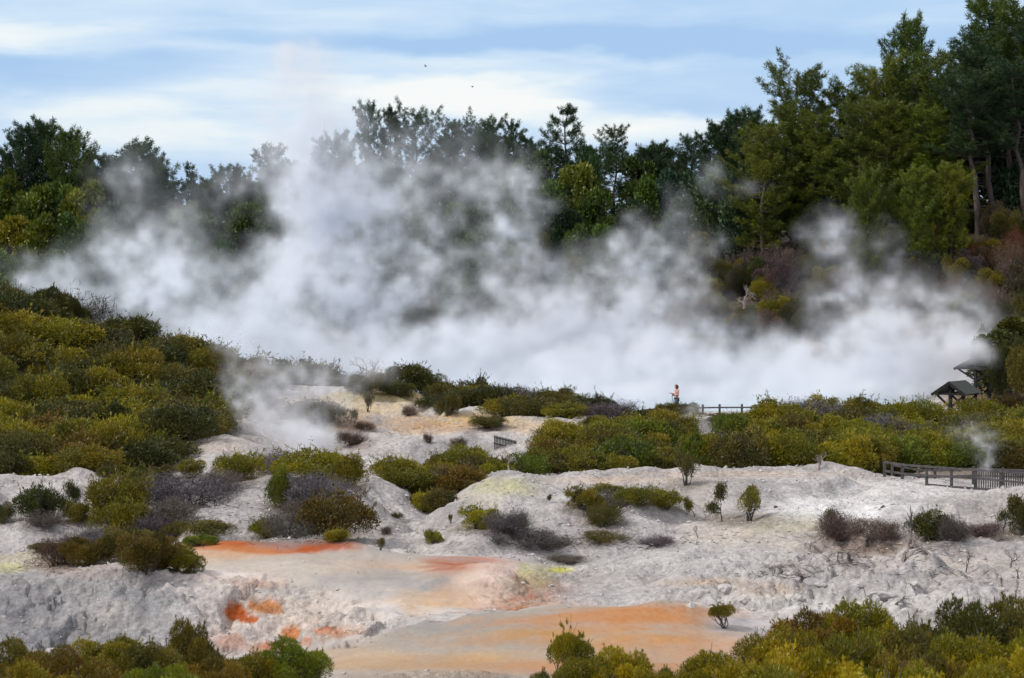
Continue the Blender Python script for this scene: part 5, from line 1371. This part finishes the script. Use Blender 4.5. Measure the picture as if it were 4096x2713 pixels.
def make_steam(name, puffs, lo, hi, vox, seed, warp=2.0, wcell=9.0, label=None, amp=2.6, matdens=1.0):
    """puffs: (px, py, Y, rx px, ry px, depth radius m, optical depth through the middle)."""
    rng = np.random.default_rng(seed)
    shape = [int(math.ceil((b - a) / vox)) for a, b in zip(lo, hi)]; size = [b - a for a, b in zip(lo, hi)]
    X, Yg, Z = np.meshgrid(*[np.linspace(a, b, n, dtype=np.float32) for a, b, n in zip(lo, hi, shape)], indexing='ij')
    wx = X + warp * fbm3(shape, size, wcell, 4, rng, .6); wy = Yg + warp * fbm3(shape, size, wcell, 3, rng); wz = Z + warp * fbm3(shape, size, wcell, 4, rng, .6)
    D = np.zeros(shape, np.float32)
    for (px, py, Y, rx, ry, rd, tau) in puffs:
        c = at(px, py, Y); s = F / Y; ax, az = rx / s, ry / s
        sl = tuple(slice(max(0, int((cc - l - (r * 1.8 + warp * 1.3)) / vox)), max(0, int((cc - l + r * 1.8 + warp * 1.3) / vox) + 1)) for cc, l, r in zip((c.x, c.y, c.z), lo, (ax, rd, az)))
        q = ((wx[sl] - c.x) / ax) ** 2 + ((wy[sl] - c.y) / rd) ** 2 + ((wz[sl] - c.z) / az) ** 2
        D[sl] += (tau / (1.69 * rd)) * np.maximum(np.exp(-1.1 * q) - .03, 0)
    b1 = fbm3(shape, size, wcell * .75, 5, rng, .66)
    b2 = 1 - np.abs(fbm3(shape, size, wcell * .5, 5, rng, .66)) * 2.4
    b3 = fbm3(shape, size, wcell * .22, 4, rng, .7)
    # lognormal turbulence: torn bright threads in a thin veil; the thick bank on the water stays even
    n_ = 1.3 * b1 + .8 * (b2 - .45) + 1.1 * b3
    core = np.clip(D * 3.2, 0, 1)
    D = D * np.exp(amp * n_ * (1 - .45 * core) - .15)
    e = np.ones(shape, np.float32)
    for ax in range(3):
        n = shape[ax]; t = np.minimum(np.arange(n), np.arange(n)[::-1]) / max(n * .06, 1); sh = [1, 1, 1]; sh[ax] = -1
        if ax == 2: t = np.arange(n)[::-1] / max(n * .08, 1)
        e = e * np.clip(t, 0, 1).reshape(sh)
    D = D * e
    D[D < .002] = 0
    o = steam_object(name, D, lo, hi, mat_steam(name, matdens)); tag(o, label, kind='stuff')
    return o

def dp(x, y, rx, ry, tau, Y=None, rd=None):
    yy = Y or random.uniform(212, 240); k = DS
    return (x * k, y * k, yy, rx * k, ry * k, rd or min(max(rx * k / F * yy * .6, 1.3), 7), tau)
MAIN = [dp(a[0], a[1], a[2] * 1.1, a[3] * 1.1, a[4] * (.8 if a[1] > 840 else .6 if a[1] > 780 else .40 if (640 < a[0] < 900 and a[1] < 520) else .215), *a[5:]) for a in [
 # dense bank lying on the water
 (560, 790, 170, 55, 1.6), (700, 815, 170, 70, 3.0), (880, 850, 200, 75, 3.6), (1080, 870, 230, 75, 3.8), (1300, 880, 230, 75, 3.8), (1520, 890, 220, 70, 3.8), (1740, 890, 220, 70, 3.6), (1950, 885, 210, 65, 3.2), (2110, 880, 130, 60, 2.4),
 (1180, 905, 300, 50, 3.0), (1600, 915, 320, 45, 3.0), (2000, 915, 220, 45, 2.6),
 # left drift
 (110, 645, 100, 40, 1.2), (235, 620, 110, 75, 2.4), (330, 560, 110, 80, 2.0), (370, 500, 80, 70, 1.4), (330, 470, 70, 45, .9), (310, 400, 50, 60, .6), (320, 680, 150, 55, 2.2), (420, 640, 90, 60, 1.0), (520, 690, 120, 50, .9), (560, 620, 120, 45, 1.4), (640, 600, 80, 50, .9),
 (460, 740, 130, 40, 1.0), (600, 720, 120, 60, 1.8), (700, 690, 110, 80, 2.2), (480, 470, 90, 60, .35), (560, 430, 90, 50, .4),
 # main column
 (760, 400, 95, 95, 2.6), (850, 470, 95, 100, 2.5), (720, 330, 75, 60, 1.2), (690, 250, 60, 80, 1.5), (680, 185, 58, 60, .95), (695, 130, 70, 50, .6), (790, 310, 80, 50, 1.1), (880, 380, 60, 60, 1.3), (800, 600, 85, 110, 3.0), (760, 720, 100, 90, 3.0), (850, 720, 90, 80, 2.2), (660, 400, 60, 80, .9), (690, 500, 50, 60, 1.0),
 (950, 430, 70, 60, .9), (1020, 410, 90, 45, .9), (1110, 400, 90, 45, .9), (1190, 440, 60, 55, 1.0), (1090, 500, 80, 40, .8), (1190, 520, 50, 45, .8), (980, 540, 70, 60, .8), (1060, 580, 70, 40, .5), (960, 320, 90, 40, .5),
 (980, 690, 130, 70, 1.6), (1150, 640, 90, 50, .9), (1120, 760, 150, 70, 2.4), (1270, 700, 90, 60, 1.2), (1200, 590, 70, 50, .5), (930, 640, 60, 60, .9), (1010, 790, 130, 60, 2.4),
 # right centre plume
 (1400, 680, 100, 75, 2.2), (1490, 610, 65, 65, 2.0), (1545, 530, 32, 60, 1.5), (1555, 475, 22, 35, .9), (1600, 540, 40, 55, .8), (1590, 610, 50, 50, .9), (1350, 770, 140, 75, 2.6), (1550, 720, 90, 55, 1.4), (1580, 790, 130, 55, 1.8), (1690, 760, 80, 45, .9), (1705, 435, 62, 18, .5), (1665, 405, 30, 34, .35),
 # right plume
 (1960, 660, 75, 80, 1.8), (1935, 590, 36, 60, 1.3), (1975, 560, 30, 40, .7), (2060, 580, 34, 45, .9), (2040, 740, 100, 75, 2.2), (2150, 700, 75, 60, 1.8), (2240, 740, 70, 45, 1.1), (1860, 650, 40, 30, .6), (2100, 810, 120, 60, 2.4), (1930, 790, 80, 55, 1.4), (1800, 830, 90, 45, 1.4), (2190, 820, 70, 60, 1.4), (1880, 560, 26, 26, .4), (2170, 640, 50, 40, .6), (2235, 828, 40, 30, 4.0, 192.5, 1.5), (2265, 815, 30, 24, 3.0, 192.5, 1.4), (700, 200, 70, 90, .8), (1480, 915, 200, 26, 1.6, 193, 2.2), (1720, 912, 180, 26, 1.6, 193, 2.2), (1950, 905, 160, 26, 1.4, 193, 2.2), (320, 430, 90, 60, .5), (540, 440, 110, 60, .5), (960, 330, 110, 60, .6)]]
make_steam('steam', MAIN, (-46, 189, -1.1), (42, 258, 27), .31, 3, warp=2.3, wcell=6.5, label='bank of white steam rising from the pool across the valley')
VENT = [(px, py, Y, rx, ry, rd, t * .55) for px, py, Y, rx, ry, rd, t in [(302, 446, 152, 30, 14, 2.0, 2.6), (325, 448, 152, 20, 10, 1.6, 1.8), (292, 430, 153, 24, 18, 1.8, 1.6), (282, 414, 154, 26, 18, 1.8, 1.3), (262, 404, 155, 26, 20, 1.8, 1.0), (290, 392, 156, 30, 18, 2.0, 1.1), (306, 376, 157, 24, 18, 2.0, 1.0), (278, 372, 157, 24, 18, 2, .7),
        (240, 380, 157, 18, 20, 1.6, .4), (330, 400, 156, 24, 16, 1.8, .6), (345, 380, 158, 26, 18, 2, .5), (235, 350, 160, 16, 22, 1.6, .35), (365, 362, 160, 26, 16, 2, .35), (262, 350, 160, 20, 16, 1.6, .3), (330, 362, 160, 20, 16, 1.6, .4)]]
make_steam('steam', VENT, (-19, 146, -1.5), (-5.5, 166, 8), .16, 8, warp=.8, wcell=2.8, label='thin steam plume drifting off the vent in the white valley')
make_steam('steam', [(703, 428, 160, 7, 8, .8, .8), (707, 433, 160, 6, 6, .8, .7), (697, 420, 160, 9, 9, .8, .35), (693, 411, 160, 11, 8, .8, .2), (685, 424, 160, 12, 7, .8, .2)], (8, 156.5, -.6), (13, 163, 3.2), .08, 21, warp=.35, wcell=1.1, label='small puff of steam in the thicket gap below the person')
make_steam('steam', [(988, 466, 133, 8, 14, .7, .07), (986, 455, 133, 10, 16, .7, .07), (978, 440, 133, 20, 15, .8, .07), (966, 428, 133, 20, 12, .8, .06), (990, 476, 133, 8, 10, .7, .06)], (18.4, 129, -1.2), (24, 137, 3.4), .08, 24, warp=.4, wcell=1.2, label='faint wisp of steam over the picket panel')
make_steam('steam', [(985, 536, 112, 26, 9, .9, .45), (965, 548, 110, 22, 10, .9, .4), (1010, 526, 112, 24, 9, .9, .35), (950, 530, 112, 16, 10, .8, .3)], (14, 106, -1.6), (23, 118, 1.6), .09, 27, warp=.4, wcell=1.2, label='thin ground steam among the brown scrub at right')
print('steam', time.time() - T0)

# ------------------------------------------------------------------ sky, sun, camera
SUN_EL, SUN_AZ = math.radians(46), math.radians(-112)      # azimuth from +Y, clockwise positive: behind the camera to the left
w = bpy.data.worlds.new('World'); SC.world = w; w.use_nodes = True
nt = w.node_tree; N = nt.nodes; L = nt.links; N.clear()
out = N.new('ShaderNodeOutputWorld'); bg = N.new('ShaderNodeBackground'); L.new(bg.outputs[0], out.inputs[0])
sky = N.new('ShaderNodeTexSky'); sky.sky_type = 'NISHITA'; sky.sun_disc = False; sky.sun_elevation = SUN_EL; sky.sun_rotation = SUN_AZ; sky.air_density = 1.2; sky.dust_density = .4; sky.ozone_density = 3
bg.inputs[1].default_value = .1
tc = N.new('ShaderNodeTexCoord'); sep = N.new('ShaderNodeSeparateXYZ'); L.new(tc.outputs['Generated'], sep.inputs[0])
def mth(op, a, b=None, c=None, clamp=False):
    n = N.new('ShaderNodeMath'); n.operation = op; n.use_clamp = clamp
    for k, v in enumerate((a, b, c)):
        if v is None: continue
        if isinstance(v, (int, float)): n.inputs[k].default_value = v
        else: L.new(v, n.inputs[k])
    return n.outputs[0]
def skynoise(sx, sy, sz, scale, detail, rough, off=(0, 0, 0), dist=0):
    mp = N.new('ShaderNodeMapping'); mp.inputs['Scale'].default_value = (sx, sy, sz); mp.inputs['Location'].default_value = off; L.new(tc.outputs['Generated'], mp.inputs[0])
    n = N.new('ShaderNodeTexNoise'); n.inputs['Scale'].default_value = scale; n.inputs['Detail'].default_value = detail; n.inputs['Roughness'].default_value = rough; n.inputs['Distortion'].default_value = dist
    L.new(mp.outputs[0], n.inputs['Vector']); return n.outputs[0]
nbig = skynoise(1, 1, 5.5, 5.5, 4, .55, (.3, 0, 1.7), .3)
nfin = skynoise(1, 1, 7, 19, 5, .6, (2, 0, .4), .4)
warp = mth('MULTIPLY', mth('SUBTRACT', skynoise(1, 1, 3, 14, 4, .6), .5), .035)
zx = mth('ADD', sep.outputs[2], mth('MULTIPLY', warp, .55)); xx = mth('ADD', sep.outputs[0], mth('MULTIPLY', warp, 2.2))
def spot(px, py, rx, ry, k):
    """A cloud or a blue gap in one direction of the sky."""
    az = (px - 512) / F; el = (250 - py) / F
    a = mth('POWER', mth('ABSOLUTE', mth('MULTIPLY', mth('SUBTRACT', xx, az), F / rx)), 2.0); b = mth('POWER', mth('ABSOLUTE', mth('MULTIPLY', mth('SUBTRACT', zx, el), F / ry)), 2.0)
    e = mth('MULTIPLY', mth('POWER', 2.718, mth('MULTIPLY', mth('ADD', a, b), -1.0)), k)
    front = mth('GREATER_THAN', sep.outputs[1], 0.0)
    return mth('MULTIPLY', e, front)
cl = mth('ADD', mth('MULTIPLY', mth('SUBTRACT', nbig, .5), 1.2), mth('MULTIPLY', mth('SUBTRACT', nfin, .5), .5))
cl = mth('ADD', cl, .42)
for sp in [(40, 38, 90, 22, .42), (20, 65, 160, 14, -.55), (20, 85, 150, 12, -.40), (260, 20, 150, 8, -.15), (480, 42, 330, 11, -.62), (330, 62, 200, 9, -.1), (200, 92, 130, 14, .22), (500, 102, 150, 18, .55), (440, 88, 130, 12, .40), (640, 128, 120, 12, .50), (620, 95, 90, 8, -.25), (760, 48, 200, 10, -.30), (60, 115, 90, 14, .40), (120, 140, 120, 16, .30), (760, 80, 180, 18, -.06), (560, 60, 300, 8, .25), (300, 130, 120, 14, .0), (680, 108, 60, 8, -.2), (900, 20, 200, 25, .05), (520, 15, 300, 12, .12), (240, 150, 140, 18, .15)]:
    cl = mth('ADD', cl, spot(*sp))
cr = N.new('ShaderNodeValToRGB'); e = cr.color_ramp.elements
# cloud cover 0..1 -> brightness of the cloud deck (a Background of strength 0.1 multiplies these)
e[0].position = 0; e[0].color = (3.9, 6.0, 9.2, 1); e[1].position = 1; e[1].color = (9.9, 10.1, 10.2, 1)
x = cr.color_ramp.elements.new(.35); x.color = (4.9, 6.9, 9.7, 1)
x = cr.color_ramp.elements.new(.62); x.color = (6.6, 8.2, 10.1, 1)
x = cr.color_ramp.elements.new(.82); x.color = (8.6, 9.5, 10.2, 1)
L.new(cl, cr.inputs[0])
mx = N.new('ShaderNodeMix'); mx.data_type = 'RGBA'; mx.inputs[0].default_value = .86
L.new(sky.outputs[0], mx.inputs[6]); L.new(cr.outputs[0], mx.inputs[7])
# higher up the cloud deck closes and turns a neutral white
hi = N.new('ShaderNodeMapRange'); hi.interpolation_type = 'SMOOTHSTEP'; hi.inputs[1].default_value = .10; hi.inputs[2].default_value = .35; L.new(sep.outputs[2], hi.inputs[0])
deck = N.new('ShaderNodeValToRGB'); e = deck.color_ramp.elements; e[0].position = .3; e[0].color = (6.4, 6.5, 6.8, 1); e[1].position = .7; e[1].color = (10.4, 10.3, 10.1, 1)
L.new(skynoise(1, 1, 1, 2.2, 5, .6), deck.inputs[0])
m2 = N.new('ShaderNodeMix'); m2.data_type = 'RGBA'; L.new(hi.outputs[0], m2.inputs[0]); L.new(mx.outputs[2], m2.inputs[6]); L.new(deck.outputs[0], m2.inputs[7]); L.new(m2.outputs[2], bg.inputs[0])

sl_ = bpy.data.lights.new('sun', 'SUN'); sl_.energy = 2.7; sl_.angle = math.radians(10); sl_.color = (1, .94, .84)
so = bpy.data.objects.new('sun', sl_); COL.objects.link(so)
dv = Vector((math.sin(SUN_AZ) * math.cos(SUN_EL), math.cos(SUN_AZ) * math.cos(SUN_EL), math.sin(SUN_EL)))
so.rotation_euler = (-dv).to_track_quat('-Z', 'Y').to_euler(); so.location = (0, -20, 60)

cd = bpy.data.cameras.new('camera'); co = bpy.data.objects.new('camera', cd); COL.objects.link(co)
co.location = (0, 0, CAMZ); co.rotation_euler = (math.pi / 2 - TH, 0, 0); cd.sensor_width = 36; cd.lens = 36 * F / W0; cd.clip_end = 8000; cd.clip_start = .5
cd.dof.use_dof = True; cd.dof.focus_distance = 165; cd.dof.aperture_fstop = 3.2
SC.camera = co
SC.view_settings.view_transform = 'Standard'; SC.view_settings.look = 'None'; SC.view_settings.exposure = 0; SC.view_settings.gamma = 1
cy = SC.cycles
cy.max_bounces = 8; cy.diffuse_bounces = 3; cy.glossy_bounces = 2; cy.transmission_bounces = 3; cy.volume_bounces = 5; cy.transparent_max_bounces = 6
cy.volume_step_rate = 2.0; cy.volume_max_steps = 256
cy.use_denoising = True
print('done', time.time() - T0)
